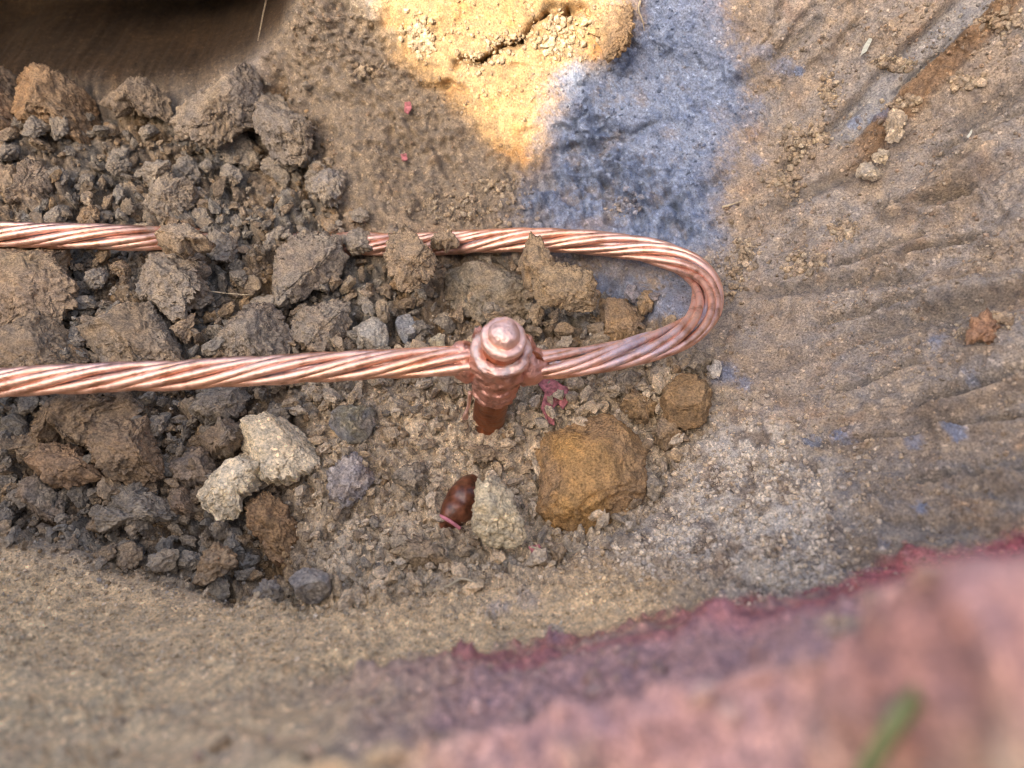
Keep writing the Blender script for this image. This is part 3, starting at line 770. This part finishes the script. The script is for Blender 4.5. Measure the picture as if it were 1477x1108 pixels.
clod('soil_clod', [(178, 385), (205, 352), (245, 340), (278, 352), (292, 395), (285, 432), (255, 452), (215, 428), (185, 410)], .032, GB * 1.05, C(.26, .22, .17), 'big blue-grey clod below the buried end of the upper cable', lift=.55, p=3)
clod('soil_clod', oval(266, 338, 36, 19, 5), .026, GREY * 1.05, BROWN, 'grey-brown clod capping the buried end of the upper left cable stretch', z=.036, lift=.6)
clod('soil_clod', [(-40, 350), (30, 342), (66, 350), (90, 392), (102, 440), (60, 456), (-40, 455)], .030, C(.32, .225, .125), C(.29, .21, .14), 'tan clod at the left edge between the cables', lift=.5, p=3)
clod('soil_clod', [(115, 475), (150, 442), (205, 428), (245, 418), (262, 465), (264, 510), (205, 524), (135, 512)], .026, C(.29, .21, .13), C(.25, .21, .16), 'wide brown clod above the lower cable', lift=.5, level=5)
clod('soil_clod', [(-40, 475), (45, 468), (100, 480), (132, 512), (112, 532), (40, 536), (-40, 535)], .026, C(.30, .215, .13), C(.24, .18, .12), 'long brown slab touching the lower cable at the left edge', lift=.55)
clod('soil_clod', [(288, 462), (330, 436), (385, 444), (424, 482), (418, 512), (372, 522), (318, 515), (292, 492)], .024, GB, C(.23, .18, .135), 'dark grey clod touching the lower cable from above', lift=.5, level=5)
clod('soil_clod', [(384, 385), (408, 352), (448, 338), (486, 350), (492, 388), (462, 402), (412, 432), (388, 412)], .026, GB * 1.08, C(.25, .20, .15), 'large grey clod with an overhanging lower edge', lift=.7, level=5)
clod('soil_clod', [(420, 445), (462, 425), (500, 448), (492, 488), (446, 502), (424, 480)], .022, C(.28, .20, .13), GREY, 'brown clod right of the dark grey one above the cable', lift=.5)
clod('soil_clod', [(376, 158), (395, 130), (428, 135), (448, 165), (446, 205), (420, 228), (392, 215), (378, 190)], .034, C(.20, .185, .165), C(.27, .22, .16), 'rounded grey clod leaning against the shaded pit wall', lift=.5, p=2.4, level=5)
clod('soil_clod', [(240, 180), (268, 152), (318, 125), (372, 114), (386, 138), (352, 170), (300, 192), (262, 192)], .030, C(.30, .225, .14), C(.23, .20, .165), 'wedge-shaped tan clod beside the rounded grey one', lift=.8, level=5)
clod('soil_clod', [(300, 200), (335, 185), (370, 192), (380, 215), (345, 228), (312, 220)], .018, GB * 1.1, GREY, 'small slate grey clod under the wedge-shaped one', amp=.1)
clod('soil_clod', [(30, 125), (40, 98), (66, 104), (100, 128), (134, 158), (128, 175), (70, 172), (28, 160)], .038, C(.25, .17, .10), C(.33, .19, .09), 'slanting reddish slab standing before the dark hollow', lift=.5, p=3.4, tilt=(-.25, .2))
clod('soil_clod', [(-50, 118), (-10, 104), (18, 112), (30, 140), (24, 165), (-50, 168)], .034, C(.31, .185, .10), C(.24, .17, .11), 'orange-brown clod at the left edge before the dark hollow', lift=.5)
clod('soil_clod', [(132, 130), (165, 116), (196, 118), (228, 132), (258, 150), (236, 156), (190, 150), (148, 146)], .022, C(.28, .205, .13), C(.22, .17, .12), 'long crumbly slab on the lip of the dark hollow', lift=1.0)
clod('soil_clod', oval(242, 283, 40, 26, -15), .024, GREY * 1.05, C(.27, .22, .16), 'grey clod in the middle of the upper left heap')
clod('soil_clod', oval(470, 262, 32, 26, 20), .022, GREY * 1.1, GB, 'grey clod at the right end of the upper heap', blue=.15)
clod('soil_clod', oval(35, 265, 34, 40, 0), .030, GREY * .9, C(.26, .19, .13), 'tall grey clod at the left edge of the upper heap')
clod('soil_clod', [(-40, 598), (30, 582), (110, 574), (190, 572), (205, 585), (160, 602), (80, 614), (-40, 614)], .022, C(.225, .155, .095), D2, 'long dark slab lying directly under the lower cable', lift=.6)
clod('soil_clod', [(132, 640), (150, 608), (205, 595), (220, 622), (246, 662), (225, 682), (180, 692), (150, 672)], .026, C(.25, .18, .115), C(.31, .205, .12), 'brown clod with a steep right edge left of the cream stones', lift=.6, level=5, p=3.2)
clod('soil_clod', [(42, 662), (92, 642), (128, 656), (138, 682), (100, 696), (66, 684)], .020, C(.29, .19, .115), C(.33, .20, .11), 'pointed reddish brown clod near the left edge', lift=.6)
clod('soil_clod', [(-30, 625), (40, 622), (80, 632), (70, 650), (20, 655), (-30, 650)], .020, D2, C(.24, .17, .11), 'dark brown clod at the left edge below the long slab')
clod('soil_clod', [(274, 640), (302, 608), (345, 600), (352, 618), (330, 645), (290, 652)], .024, GB * .95, C(.22, .155, .10), 'dark slate wedge just left of the upper cream stone', lift=.6, tilt=(.2, .1))
clod('soil_clod', [(280, 582), (288, 562), (330, 553), (358, 558), (350, 585), (325, 602), (292, 602)], .022, GB * 1.08, GREY, 'slate grey clod under the lower cable above the wedge', lift=.5)
clod('soil_clod', [(240, 675), (262, 648), (312, 655), (322, 680), (285, 695), (250, 696)], .020, C(.20, .175, .155), C(.25, .18, .12), 'grey-brown clod left of the slanting cream stone')
clod('soil_clod', [(128, 706), (165, 700), (215, 712), (250, 735), (225, 748), (170, 745), (136, 730)], .018, GB, GREY, 'long slate grey clod in the lower left heap')
clod('soil_clod', oval(55, 715, 38, 26, 15), .020, GREY, C(.27, .19, .13), 'grey clod below the pointed reddish one')
clod('soil_clod', oval(402, 602, 20, 15, 0), .016, GB, GB * .9, 'small dark slate lump above the cream stones', amp=.2)
clod('soil_clod', oval(262, 722, 24, 20, 30), .016, C(.25, .17, .115), D2, 'brown clod at the lower tip of the slanting cream stone')
clod('stone', oval(535, 479, 26, 19, 0), .015, C(.40, .36, .29), C(.31, .26, .20), 'pale round pebble above the lower cable', 'pebble', mat=M_STONE, amp=.08)
clod('stone', oval(586, 472, 14, 18, 0), .013, C(.27, .265, .25), C(.24, .22, .20), 'grey egg-shaped pebble beside the pale round one', 'pebble', mat=M_STONE, amp=.05)
clod('stone', oval(629, 491, 13, 9, 0), .009, C(.42, .36, .24), C(.36, .29, .19), 'small yellowish pebble left of the rod tip', 'pebble', mat=M_STONE, amp=.07)
clod('stone', oval(1295, 182, 15, 21, 15), .012, C(.44, .35, .24), C(.36, .28, .19), 'tan lump stuck on the right wall, upper of the pair', 'stone', mat=M_STONE, amp=.16)
clod('stone', oval(1257, 246, 23, 10, 5), .010, C(.43, .36, .27), C(.34, .28, .20), 'flat tan stone stuck on the right wall', 'stone', mat=M_STONE, amp=.08)
clod('stone', oval(1273, 225, 11, 8, 0), .008, C(.45, .37, .26), C(.38, .30, .20), 'tiny tan stone between the tan lump and flat stone on the wall', 'stone', mat=M_STONE)
clod('soil_clod', oval(944, 697, 13, 20, 0), .014, GREY * 1.1, GREY, 'small grey clod touching the right side of the largest orange one', amp=.1, p=3.2)
clod('soil_clod', oval(696, 651, 17, 14, 0), .013, C(.27, .20, .125), D2, 'round brown crumb just below the foot of the rod')
clod('soil_clod', oval(806, 797, 17, 12, 0), .011, C(.25, .20, .14), D2, 'small round clod below the largest orange one')
clod('soil_clod', oval(612, 800, 38, 27, 20), .012, C(.42, .31, .18), C(.33, .24, .15), 'crumbly yellowish patch of soil below the brown shell', amp=.25, worl=.9)
clod('soil_clod', oval(385, 856, 21, 15, 0), .013, C(.22, .21, .20), GREY, 'grey lump left of the smooth pebble at the lower edge')
clod('soil_clod', oval(325, 765, 18, 14, 0), .012, GB * 1.15, GREY, 'light slate lump below the slanting cream stone')
clod('soil_clod', oval(590, 690, 18, 32, 25), .014, C(.30, .24, .17), GREY, 'grey-brown clod right of the whitish lump')
clod('stone', oval(1032, 534, 9, 14, -20), .007, C(.50, .45, .38), C(.45, .40, .33), 'pale chip of stone below the loop on the blue soil', 'stone', mat=M_STONE, amp=.05, p=3)
clod('soil_clod', oval(1010, 520, 22, 16, 0), .014, C(.24, .21, .17), GREY, 'grey-brown clod tucked under the loop at its right end')
clod('soil_clod', oval(885, 40, 30, 34, 0), .016, C(.38, .24, .11), C(.34, .22, .12), 'orange knob on the wall at the upper edge of the blue paint', lift=.0, amp=.2)

# ------------------------------------------------------------------ smaller clods: copies of a few shapes
shapes = []
for k in range(14):
    V0, F0 = ico(4 if k < 6 else 3); g = np.random.default_rng(100 + k)
    q = V0.copy()
    q = crumble(q * .01, k + 3.7, .010, .24) / .01
    q *= np.array([1.0, g.uniform(.5, .95), g.uniform(.4, .75)])
    shapes.append((q, F0))
PAL = [('grey', GREY * 1.05, GB), ('slate grey', GB * 1.1, GREY), ('brown', BROWN * 1.05, D2), ('tan', C(.34, .255, .17), BROWN), ('orange-brown', C(.34, .21, .10), BROWN)]
small_meshes = {}
for k, (q, F0) in enumerate(shapes):
    for j, (nm, a, b_) in enumerate(PAL):
        m = sstep(.1, .8, .45 + .6 * fbm(q, 1.1, 4, off=k * 3. + j)); cc = (a * (1 - m)[:, None] + b_ * m[:, None]) * (1 + .2 * fbm(q, 4, 3, off=j))[:, None]
        small_meshes[k, j] = (q, F0, cc * .7 + BROWN * .28)
_cache = {}


def small_mesh(k, j):
    if (k, j) not in _cache:
        q, F0, cc = small_meshes[k, j]; _cache[k, j] = mesh_from('small_clod', q * .01, F0, cc, np.zeros(len(q)), True, M_CLOD)
    return _cache[k, j]


LOOSE_A = np.array(LOOSE, float)
cab_uv = np.array([(u, v_) for u, v_, z in PATH], float); cab_s, _ = spline(np.column_stack([cab_uv, np.zeros(len(cab_uv))]), 8.0)


def region(u, v):
    if v < 330: return 'in the heap above the upper cable', 'small clods in the heap above the upper cable'
    if v < 540: return 'between the two cable runs', 'small clods between the cable runs'
    if u < 360: return 'in the lower left heap under the cable', 'small clods in the lower left heap'
    if u < 700: return 'between the cream stones and the rod', 'small clods between cream stones and rod'
    return 'right of the rod below the cable', 'small clods right of the rod'


n_small = 0; tries = 0; smalls = []
g = np.random.default_rng(21)
while n_small < 298 and tries < 12000:
    tries += 1
    u, v = g.uniform(-10, 1030), g.uniform(110, 860)
    if poly_sd(np.array([u]), np.array([v]), LOOSE_A)[0] > -14: continue
    if v > 780 and g.random() < .6: continue
    r_px = (16 + 20 * g.random() ** 1.5) if n_small < 130 and (u < 520 and v < 480 or u < 330) else 7 + 11 * g.random() ** 1.6
    if u > 420 and v > 480: r_px *= .7
    if any(math.hypot(u - a, v - b) < (c + r_px) * (.52 if r_px > 15 else .66) for a, b, c in used): continue
    dc = np.hypot(cab_s[:, 0] - u, cab_s[:, 1] - v).min()
    buried = 240 < u < 690 and 320 < v < 375
    if dc < r_px + 18 and not buried: continue
    if math.hypot(u - 715, v - 550) < 60 or hollow.reshape(nR, nC)[locate(u, v)] > .01: continue
    used.append((u, v, r_px))
    greyish = .62 if (v < 460 and u < 520) else (.45 if u < 380 else .25)
    t = g.random(); j = int(g.choice([0, 1])) if t < greyish else int(g.choice([2, 2, 3, 4]))
    k = int(g.integers(6) if r_px > 13 else g.integers(6, len(shapes)))
    ob = bpy.data.objects.new('small_clod', small_mesh(k, j)); COL.objects.link(ob)
    r, c = locate(u, v); s = r_px * .00040 / .01 * (1.0 if v > 300 else 1.1)
    ob.location = Pg[r, c] + Ng[r, c] * r_px * .00040 * .85; ob.scale = (s, s, s); ob.rotation_euler = (g.normal(0, .35), g.normal(0, .35), g.uniform(0, 6.28))
    smalls.append((ob, u, v, PAL[j][0]))
    n_small += 1

MARKS = [(845, 685, 'largest orange clod'), (400, 645, 'flat-topped cream stone'), (320, 700, 'slanting cream stone'), (718, 740, 'sandy yellow stone'), (392, 760, 'rusty elongated clod'), (502, 690, 'whitish lump'),
         (449, 842, 'smooth grey-tan pebble'), (510, 600, 'greenish stone'), (995, 575, 'smooth amber clod'), (815, 420, 'tan slab over the dark hole'), (895, 460, 'orange-brown clod inside the loop'), (710, 420, 'grey-green slab'),
         (590, 370, 'brown clod on the upper cable'), (235, 395, 'big blue-grey clod'), (35, 400, 'tan clod at the left edge'), (190, 475, 'wide brown clod'), (360, 480, 'dark grey clod above the cable'),
         (440, 385, 'large overhanging grey clod'), (412, 180, 'rounded grey clod by the wall'), (315, 155, 'wedge-shaped tan clod'), (85, 140, 'slanting reddish slab'), (195, 137, 'slab on the lip of the dark hollow'),
         (242, 283, 'grey clod in the upper left heap'), (470, 262, 'grey clod ending the upper heap'), (35, 265, 'tall grey clod at the left edge'), (100, 592, 'long dark slab under the cable'), (190, 645, 'steep-edged brown clod'),
         (90, 668, 'pointed reddish brown clod'), (315, 625, 'dark slate wedge'), (190, 724, 'long slate grey clod'), (535, 479, 'pale round pebble'), (705, 610, 'foot of the rod'), (655, 730, 'glossy chestnut-brown shell'), (612, 800, 'crumbly yellowish patch')]
SECT = ['right of', 'lower right of', 'below', 'lower left of', 'left of', 'upper left of', 'above', 'upper right of']
ORD = ['', 'second nearest ', 'third nearest ', 'fourth nearest ', 'fifth nearest ', 'sixth nearest ', 'seventh nearest ']
fam = {}
for ob, u, v, cn in smalls:
    d = [math.hypot(u - a, v - b) for a, b, _ in MARKS]; k = int(np.argmin(d)); a, b, nm = MARKS[k]
    fam.setdefault((cn, int(round(math.atan2(v - b, u - a) / (math.pi / 4))) % 8, nm), []).append((d[k], ob, u, v))
for (cn, sct, nm), lst in fam.items():
    for n, (dd, ob, u, v) in enumerate(sorted(lst, key=lambda t: t[0])):
        tag(ob, f'{ORD[n]}small {cn} clod {SECT[sct]} the {nm}', 'clod', region(u, v)[1])

# ------------------------------------------------------------------ crumbs and grit: nobody could count them
protos = []
for k in range(16):
    lv = 1
    V0, F0 = ico(lv); gg = np.random.default_rng(300 + k); q = V0 * (1 + gg.normal(0, .24, len(V0)))[:, None] * np.array([1, gg.uniform(.45, .95), gg.uniform(.4, .8)]); protos.append((q, F0))
protos0 = []
for k in range(12):
    V0, F0 = ico(0); gg = np.random.default_rng(400 + k); q = V0 * (1 + gg.normal(0, .18, len(V0)))[:, None] * np.array([1, gg.uniform(.6, 1), gg.uniform(.5, .9)]); protos0.append((q, F0))


def rotmats(n, g):
    q = g.normal(size=(n, 4)); q /= np.linalg.norm(q, axis=1)[:, None]; w, x, y, z = q.T
    return np.stack([np.stack([1 - 2 * (y * y + z * z), 2 * (x * y - z * w), 2 * (x * z + y * w)], -1), np.stack([2 * (x * y + z * w), 1 - 2 * (x * x + z * z), 2 * (y * z - x * w)], -1), np.stack([2 * (x * z - y * w), 2 * (y * z + x * w), 1 - 2 * (x * x + y * y)], -1)], 1)


def scatter(name, label, n, sampler, size, protos, palette, keep=.5, seed=0, sink=.25):
    g = np.random.default_rng(seed); u, v = sampler(n, g)
    cidx = np.clip(np.searchsorted(Ug, u), 0, nC - 1); ridx = np.array([min(nR - 1, np.searchsorted(Vg[:, c], vv)) for c, vv in zip(cidx, v)])
    ok = hollow.reshape(nR, nC)[ridx, cidx] < .02; u, v, cidx, ridx = u[ok], v[ok], cidx[ok], ridx[ok]; n = len(u); rad = size(n, g, u, v)
    pos = Pg[ridx, cidx] + Ng[ridx, cidx] * (rad * sink)[:, None]
    base = Cg[ridx, cidx]; pc = np.array(palette)[g.integers(len(palette), size=n)]
    # painted ground carries painted crumbs
    kp = np.clip(keep + .5 * Bg[ridx, cidx], 0, 1)[:, None]
    dr = dry.reshape(nR, nC)[ridx, cidx][:, None]; pc = pc * (1 - .55 * dr) * (1 + .5 * dr) + C(.54, .41, .265) * .55 * dr
    cc = (base * kp + pc * (1 - kp)) * g.uniform(.75, 1.25, (n, 1)); R = rotmats(n, g); pk = g.integers(len(protos), size=n)
    vs, fs, cs_, off = [], [], [], 0
    for k, (q, F0) in enumerate(protos):
        m = np.where(pk == k)[0]
        if not len(m): continue
        w = np.einsum('nij,pj->npi', R[m], q) * rad[m][:, None, None] + pos[m][:, None]
        vs.append(w.reshape(-1, 3)); fs.append((F0[None] + (np.arange(len(m)) * len(q))[:, None, None] + off).reshape(-1, 3)); cs_.append(np.repeat(cc[m], len(q), 0)); off += len(m) * len(q)
    vs = np.vstack(vs)
    ob = add(name, mesh_from(name, vs, np.vstack(fs), np.vstack(cs_), np.zeros(len(vs)), False, M_CLOD))
    tag(ob, label, None, kind='stuff'); return ob


def in_poly(poly, box, pad=0):
    def f(n, g):
        u = g.uniform(box[0], box[2], n); v = g.uniform(box[1], box[3], n); m = poly_sd(u, v, poly) < pad + g.normal(0, 14, n); return u[m], v[m]
    return f


BOXL = (-40, 80, 1060, 900)
EARTH = [GREY, GB, BROWN, D2 * 1.1, C(.34, .26, .17), C(.36, .23, .11), BROWN]
rub = []
for k in range(14):
    V0, F0 = ico(2); q = crumble(V0 * .01, k + 41.3, .010, .30) / .01; gg = np.random.default_rng(700 + k); rub.append((q * np.array([1, gg.uniform(.55, .95), gg.uniform(.45, .8)]), F0))
HEAPS = [(-40, 95), (260, 140), (395, 120), (455, 190), (500, 300), (640, 345), (780, 370), (940, 430), (1000, 520), (1020, 640), (900, 640), (640, 570), (420, 580), (400, 760), (300, 820), (-40, 760)]
scatter('soil_rubble', 'rubble of small soil clods filling the heap', 3000, in_poly(HEAPS, BOXL, -6), lambda n, g, u, v: (.0026 + .0062 * g.random(n) ** 2.4), rub, [GREY, GB, BROWN, BROWN * .85, C(.34, .26, .17), GREY * .9], .3, 11, 1.0)
scatter('soil_crumbs', 'loose crumbs of broken soil strewn over the pit floor', 3900, in_poly(LOOSE, BOXL, -4), lambda n, g, u, v: .0015 + .0036 * g.random(n) ** 2.6, protos, EARTH, .4, 1, .8)
scatter('soil_grit', 'fine grit between the soil clods', 16000, in_poly(LOOSE, BOXL, 12), lambda n, g, u, v: .0004 + .0013 * g.random(n) ** 2.5, protos0, EARTH + [PALE * .9], .35, 2, .4)


def wall_pts(n, g):
    u = g.uniform(400, 1500, n); v = g.uniform(-20, 860, n); r = np.interp(u, Ug, np.arange(nC)).astype(int)
    m = (poly_sd(u, v, LOOSE) > 0) & (v < np.interp(u, UN, CREST) - 15)
    dens = fbm(np.stack([u * .011, v * .011, 0 * u], 1), 1.0, 3); m &= g.random(n) < sstep(-.25, .55, dens) * .9 + .1
    return u[m], v[m]


scatter('wall_crumbs', 'small dry crumbs clinging to the pit walls', 36000, wall_pts, lambda n, g, u, v: .0004 + .0013 * g.random(n) ** 4, protos0, [TAN, TAN * .9, WALL, C(.38, .24, .14), GREY * 1.2], .55, 3, .3)
CL = [(745, 55, 50, 14), (815, 35, 42, 18), (695, 82, 30, 12), (600, 48, 20, 24), (610, 62, 14, 16), (805, 65, 26, 16), (530, 100, 20, 12), (1195, 130, 14, 22), (1150, 205, 24, 24), (1180, 190, 14, 10), (1130, 255, 26, 30),
      (1160, 380, 34, 18), (1060, 395, 26, 40), (1075, 360, 20, 20), (1405, 485, 30, 10), (1440, 465, 24, 8), (1300, 150, 22, 10), (1215, 330, 18, 12), (1390, 120, 24, 10), (1440, 30, 30, 12), (1290, 85, 26, 8), (700, 300, 60, 22), (640, 305, 50, 24), (725, 270, 40, 14), (900, 295, 18, 12)]


def clump_pts(n, g):
    k = g.integers(len(CL), size=n); a = np.array(CL)[k]; return a[:, 0] + g.normal(0, .55, n) * a[:, 2], a[:, 1] + g.normal(0, .55, n) * a[:, 3]


scatter('crumb_clusters', 'clusters of pale dry crumbs caught on the walls', 3600, clump_pts, lambda n, g, u, v: .0006 + .0022 * g.random(n) ** 3, protos0, [C(.47, .37, .24), TAN, C(.40, .30, .19), C(.30, .22, .14)], .2, 4, .5)
GV = [(1010, 715, 45, 35), (1075, 660, 40, 40), (1095, 760, 50, 50), (985, 785, 60, 28), (1125, 825, 40, 25), (1130, 690, 50, 50), (900, 815, 50, 18), (1050, 800, 70, 30), (1180, 760, 60, 60)]


def gravel_pts(n, g):
    k = g.integers(len(GV), size=n); a = np.array(GV)[k]; u = a[:, 0] + g.normal(0, 1, n) * a[:, 2]; v = a[:, 1] + g.normal(0, 1, n) * a[:, 3]
    m = (v < np.interp(u, UN, CREST) - 8) & (poly_sd(u, v, LOOSE) > -8) & (g.random(n) < sstep(-.5, .3, fbm(np.stack([u * .02, v * .02, 0 * u], 1), 1., 3))); return u[m], v[m]


scatter('pale_gravel', 'pale gritty gravel at the foot of the right wall', 7500, gravel_pts, lambda n, g, u, v: .0004 + .0017 * g.random(n) ** 4, protos0, [PALE * 1.15, PALE, TAN * 1.15, C(.46, .40, .34), PALE * 1.05], .35, 5, .25)
scatter('lower_grit', 'sandy grit on the lower slope of the pit', 7500, in_poly([(-20, 780), (300, 850), (560, 870), (840, 810), (1000, 830), (900, 930), (500, 960), (-20, 980)], (-20, 760, 1010, 990), 0),
        lambda n, g, u, v: .0004 + .0010 * g.random(n) ** 3, protos0, [TAN * 1.2, TAN, C(.56, .43, .28), PALE], .6, 6, .3)
scatter('rim_lumps', 'soil lumps on the ground in front of the rim', 400, in_poly([(-60, 1080), (300, 1050), (560, 990), (900, 935), (1500, 830), (1540, 1200), (-60, 1200)], (-60, 830, 1540, 1200), 0), lambda n, g, u, v: .0008 + .0030 * g.random(n) ** 4, protos0, [C(.40, .27, .17), PINK, RUST], .7, 7, .2)

# ------------------------------------------------------------------ small single things
M_ROOT = plain('dry_root', (.50, .39, .24), .8, 300, .25)
M_LEAF = plain('dry_leaf', (.52, .50, .38), .7, 500, .2)
M_RLEAF = plain('rust_leaf', (.33, .135, .07), .8, 350, .35, .5)
M_GRASS = plain('grass', (.20, .215, .085), .7, 60, .2)
M_FLAKE = plain('red_paint_flake', (.44, .15, .14), .75, 330, .6, 1.0)
M_SHARD = plain('shard', (.15, .052, .024), .32, 220, .8, .5, .5)
M_PINK = plain('pink_edge', (.62, .22, .24), .5, 200, .2)


def root(pts, rad, label, name='rootlet', mat=None, lift=.0012):
    w = [Pg[locate(u, v)] + Ng[locate(u, v)] * (lift + dz) for u, v, dz in pts]
    p, s = spline(np.array(w), .0012); n = len(p)
    v_, f_ = tube(p, rad * (1 - .6 * np.linspace(0, 1, n)) * (1 + .15 * np.sin(np.arange(n) * .9)), 7)
    o = add(name, mesh_from(name, v_ - p[0], f_, None, None, True, mat or M_ROOT), None, p[0]); tag(o, label, 'root'); return o


root([(262, 322, .004), (268, 338, .008), (258, 350, .008), (262, 366, .006)], .0007, 'forked pale rootlet on the big blue-grey clod')
root([(268, 340, .008), (278, 346, .006), (284, 344, .004)], .0005, 'short side fibre of the rootlet on the blue-grey clod')
root([(624, 852, .001), (645, 854, .001), (668, 850, .002), (695, 853, .001)], .0009, 'pale curved straw on the lower slope below the brown shell')
root([(765, 795, .002), (790, 796, .004), (815, 799, .004), (842, 797, .001)], .0005, 'thin root hair below the largest orange clod')
root([(920, 2, .002), (917, 14, .004), (924, 28, .003), (927, 42, .001)], .0007, 'pale root hanging at the upper edge of the blue paint')
root([(55, 82, .018), (56, 94, .022), (66, 102, .024), (84, 110, .018)], .0006, 'pale root over the slab before the dark hollow')
root([(368, 50, .004), (364, 62, .008), (366, 74, .004)], .0006, 'short white root at the edge of the dark hollow')
root([(1042, 300, .001), (1056, 294, .002), (1070, 288, .001)], .0008, 'short straw piece right of the blue paint')
root([(432, 798, .002), (424, 815, .004), (418, 832, .001)], .0006, 'thin root below the rusty elongated clod')
root([(284, 412, .012), (320, 411, .016), (358, 413, .010)], .0005, 'straight root bridging the hole between grey clods')


def sheet(name, outline, thick, mat, label, cat, lift=.0015, curl=0.0, z=None, parent=None, amp=.001):
    """thin flake lying on the soil: outline filled as a fan of rings, with thickness"""
    o = np.array(outline, float); cu, cv = o.mean(0); n = 48; k = 10
    t = np.linspace(0, len(o), n, endpoint=False); oo = np.stack([np.interp(t, np.arange(len(o) + 1), np.append(o[:, i], o[0, i])) for i in (0, 1)], 1)
    rings = []
    zz = ground_z(cu, cv, 8) + lift if z is None else z
    for r in np.linspace(0.02, 1, k):
        uv = np.array([cu, cv]) + (oo - [cu, cv]) * r
        w = at(uv[:, 0], uv[:, 1], np.full(n, zz)); rings.append(w)
    w = np.array(rings).reshape(-1, 3); ctr = w.mean(0); d = w - ctr
    w[:, 2] += curl * (d[:, 0] ** 2 * 60 - d[:, 1] ** 2 * 20) + amp * fbm(w, 140, 3)
    lo_ = w - [0, 0, thick]; N_ = len(w); i = np.arange(N_).reshape(k, n); j = np.roll(i, -1, 1)
    f = [np.stack([i[:-1], i[1:], j[1:], j[:-1]], -1).reshape(-1, 4), np.stack([i[:-1], j[:-1], j[1:], i[1:]], -1).reshape(-1, 4) + N_]
    f.append(np.stack([i[-1], i[-1] + N_, j[-1] + N_, j[-1]], -1))
    ob = add(name, mesh_from(name, np.vstack([w, lo_]) - ctr, np.vstack(f), None, None, True, mat), parent, ctr)
    if label: tag(ob, label, cat)
    return ob


sheet('paint_flake', [(772, 548), (790, 540), (808, 552), (820, 560), (822, 578), (812, 590), (806, 580), (798, 590), (800, 612), (790, 610), (780, 588), (786, 566)], .0008, M_FLAKE, 'ragged red paint flake on the crumbs right of the rod', 'paint flake', lift=.006, amp=.003)
sheet('paint_flake', [(584, 144), (591, 142), (594, 156), (588, 164), (583, 160)], .0008, M_FLAKE, 'red paint fleck on the shaded upper wall', 'paint flake', lift=.003)
sheet('paint_flake', [(578, 222), (586, 220), (588, 230), (580, 232)], .0008, M_FLAKE, 'tiny red paint fleck low on the shaded wall', 'paint flake', lift=.003)
sheet('paint_flake', [(762, 788), (778, 785), (784, 796), (770, 802)], .0008, M_FLAKE, 'pink paint fleck below the sandy yellow stone', 'paint flake', lift=.003)
clod('soil_clod', [(1392, 492), (1402, 468), (1412, 452), (1428, 447), (1442, 455), (1438, 472), (1450, 470), (1432, 484), (1412, 490), (1404, 502)], .007, C(.34, .165, .09), C(.40, .22, .12), 'thin rust-red crumbly patch stuck on the right wall', lift=.2, amp=.3, worl=.9)
sheet('leaf', [(1240, 82), (1246, 66), (1254, 54), (1262, 42), (1257, 60), (1250, 74)], .0006, M_LEAF, 'small pale pointed leaf beside the grey shovel cut', 'leaf', lift=.005)
sheet('leaf', [(1395, 196), (1402, 186), (1402, 192), (1398, 198)], .0006, M_LEAF, 'tiny yellowish leaf on the right wall', 'leaf', lift=.003)

# glossy brown shard: a curled half shell
zsh = ground_z(660, 732, 8); e0, e1 = at(688, 690, zsh), at(640, 766, zsh); ln = np.linalg.norm(e1 - e0); ax_ = (e1 - e0) / ln; sd_ = np.cross(ax_, [0, 0, 1]); sd_ /= np.linalg.norm(sd_)
wd = iv[:, 0]; taper = 1 - .22 * wd ** 2 - .10 * wd
q = (e0 + e1) / 2 + ax_ * (iv[:, 0:1] * ln * .5) + sd_ * (iv[:, 1] * .0098 * taper + .0022 * (wd ** 2 - .5))[:, None] + np.array([0, 0, 1]) * (iv[:, 2] * .0105 * taper + .002 + .0012 * np.exp(-((wd - .1) / .12) ** 2) * -1)[:, None]
q += (fbm(q, 90, 3) * .0007)[:, None] * [0, 0, 1]; ctr = q.mean(0)
shard = add('shard', mesh_from('shard', q - ctr, if_, None, None, True, M_SHARD), None, ctr)
tag(shard, 'glossy chestnut-brown rounded shell half buried beside the sandy yellow stone', 'shell')
ed, _ = spline(np.array([e1 - ax_ * .004 + sd_ * .0088 * k_ + np.array([0, 0, .0078 - .004 * k_ ** 2]) for k_ in (-.9, -.4, .1, .5)]), .0008); ev, ef = tube(ed, .0010, 8)
e_o = add('chipped_edge', mesh_from('chipped_edge', ev - ctr, ef, None, None, True, M_PINK), shard); e_o['label'] = 'pink chipped edge'

# grass blade close to the lens
gb = np.array([at(1225, 1160, .258), at(1262, 1092, .262), at(1298, 1036, .266), at(1330, 994, .264), at(1372, 940, .258)])
gp_, gs = spline(gb, .002); nn = len(gp_); wv = .0014 * np.clip(1.1 - (gs / gs[-1]) ** 3, .05, 1); T2, N2, B2 = frames(gp_)
side = np.cross(T2, [0, 0, 1]); side /= np.linalg.norm(side, axis=1)[:, None]; upn = np.cross(side, T2)
gv = np.stack([gp_ - side * wv[:, None], gp_ - upn * (wv * .3)[:, None], gp_ + side * wv[:, None], gp_ - upn * (wv * .3 + .0003)[:, None]], 1).reshape(-1, 3)
i = np.arange(nn * 4).reshape(nn, 4); j = np.roll(i, -1, 1); gf = np.stack([i[:-1], j[:-1], j[1:], i[1:]], -1).reshape(-1, 4)
grass = add('grass_blade', mesh_from('grass_blade', gv - gp_[0], gf, None, None, True, M_GRASS), None, gp_[0]); tag(grass, 'single green grass blade, blurred, close to the lens', 'grass blade')
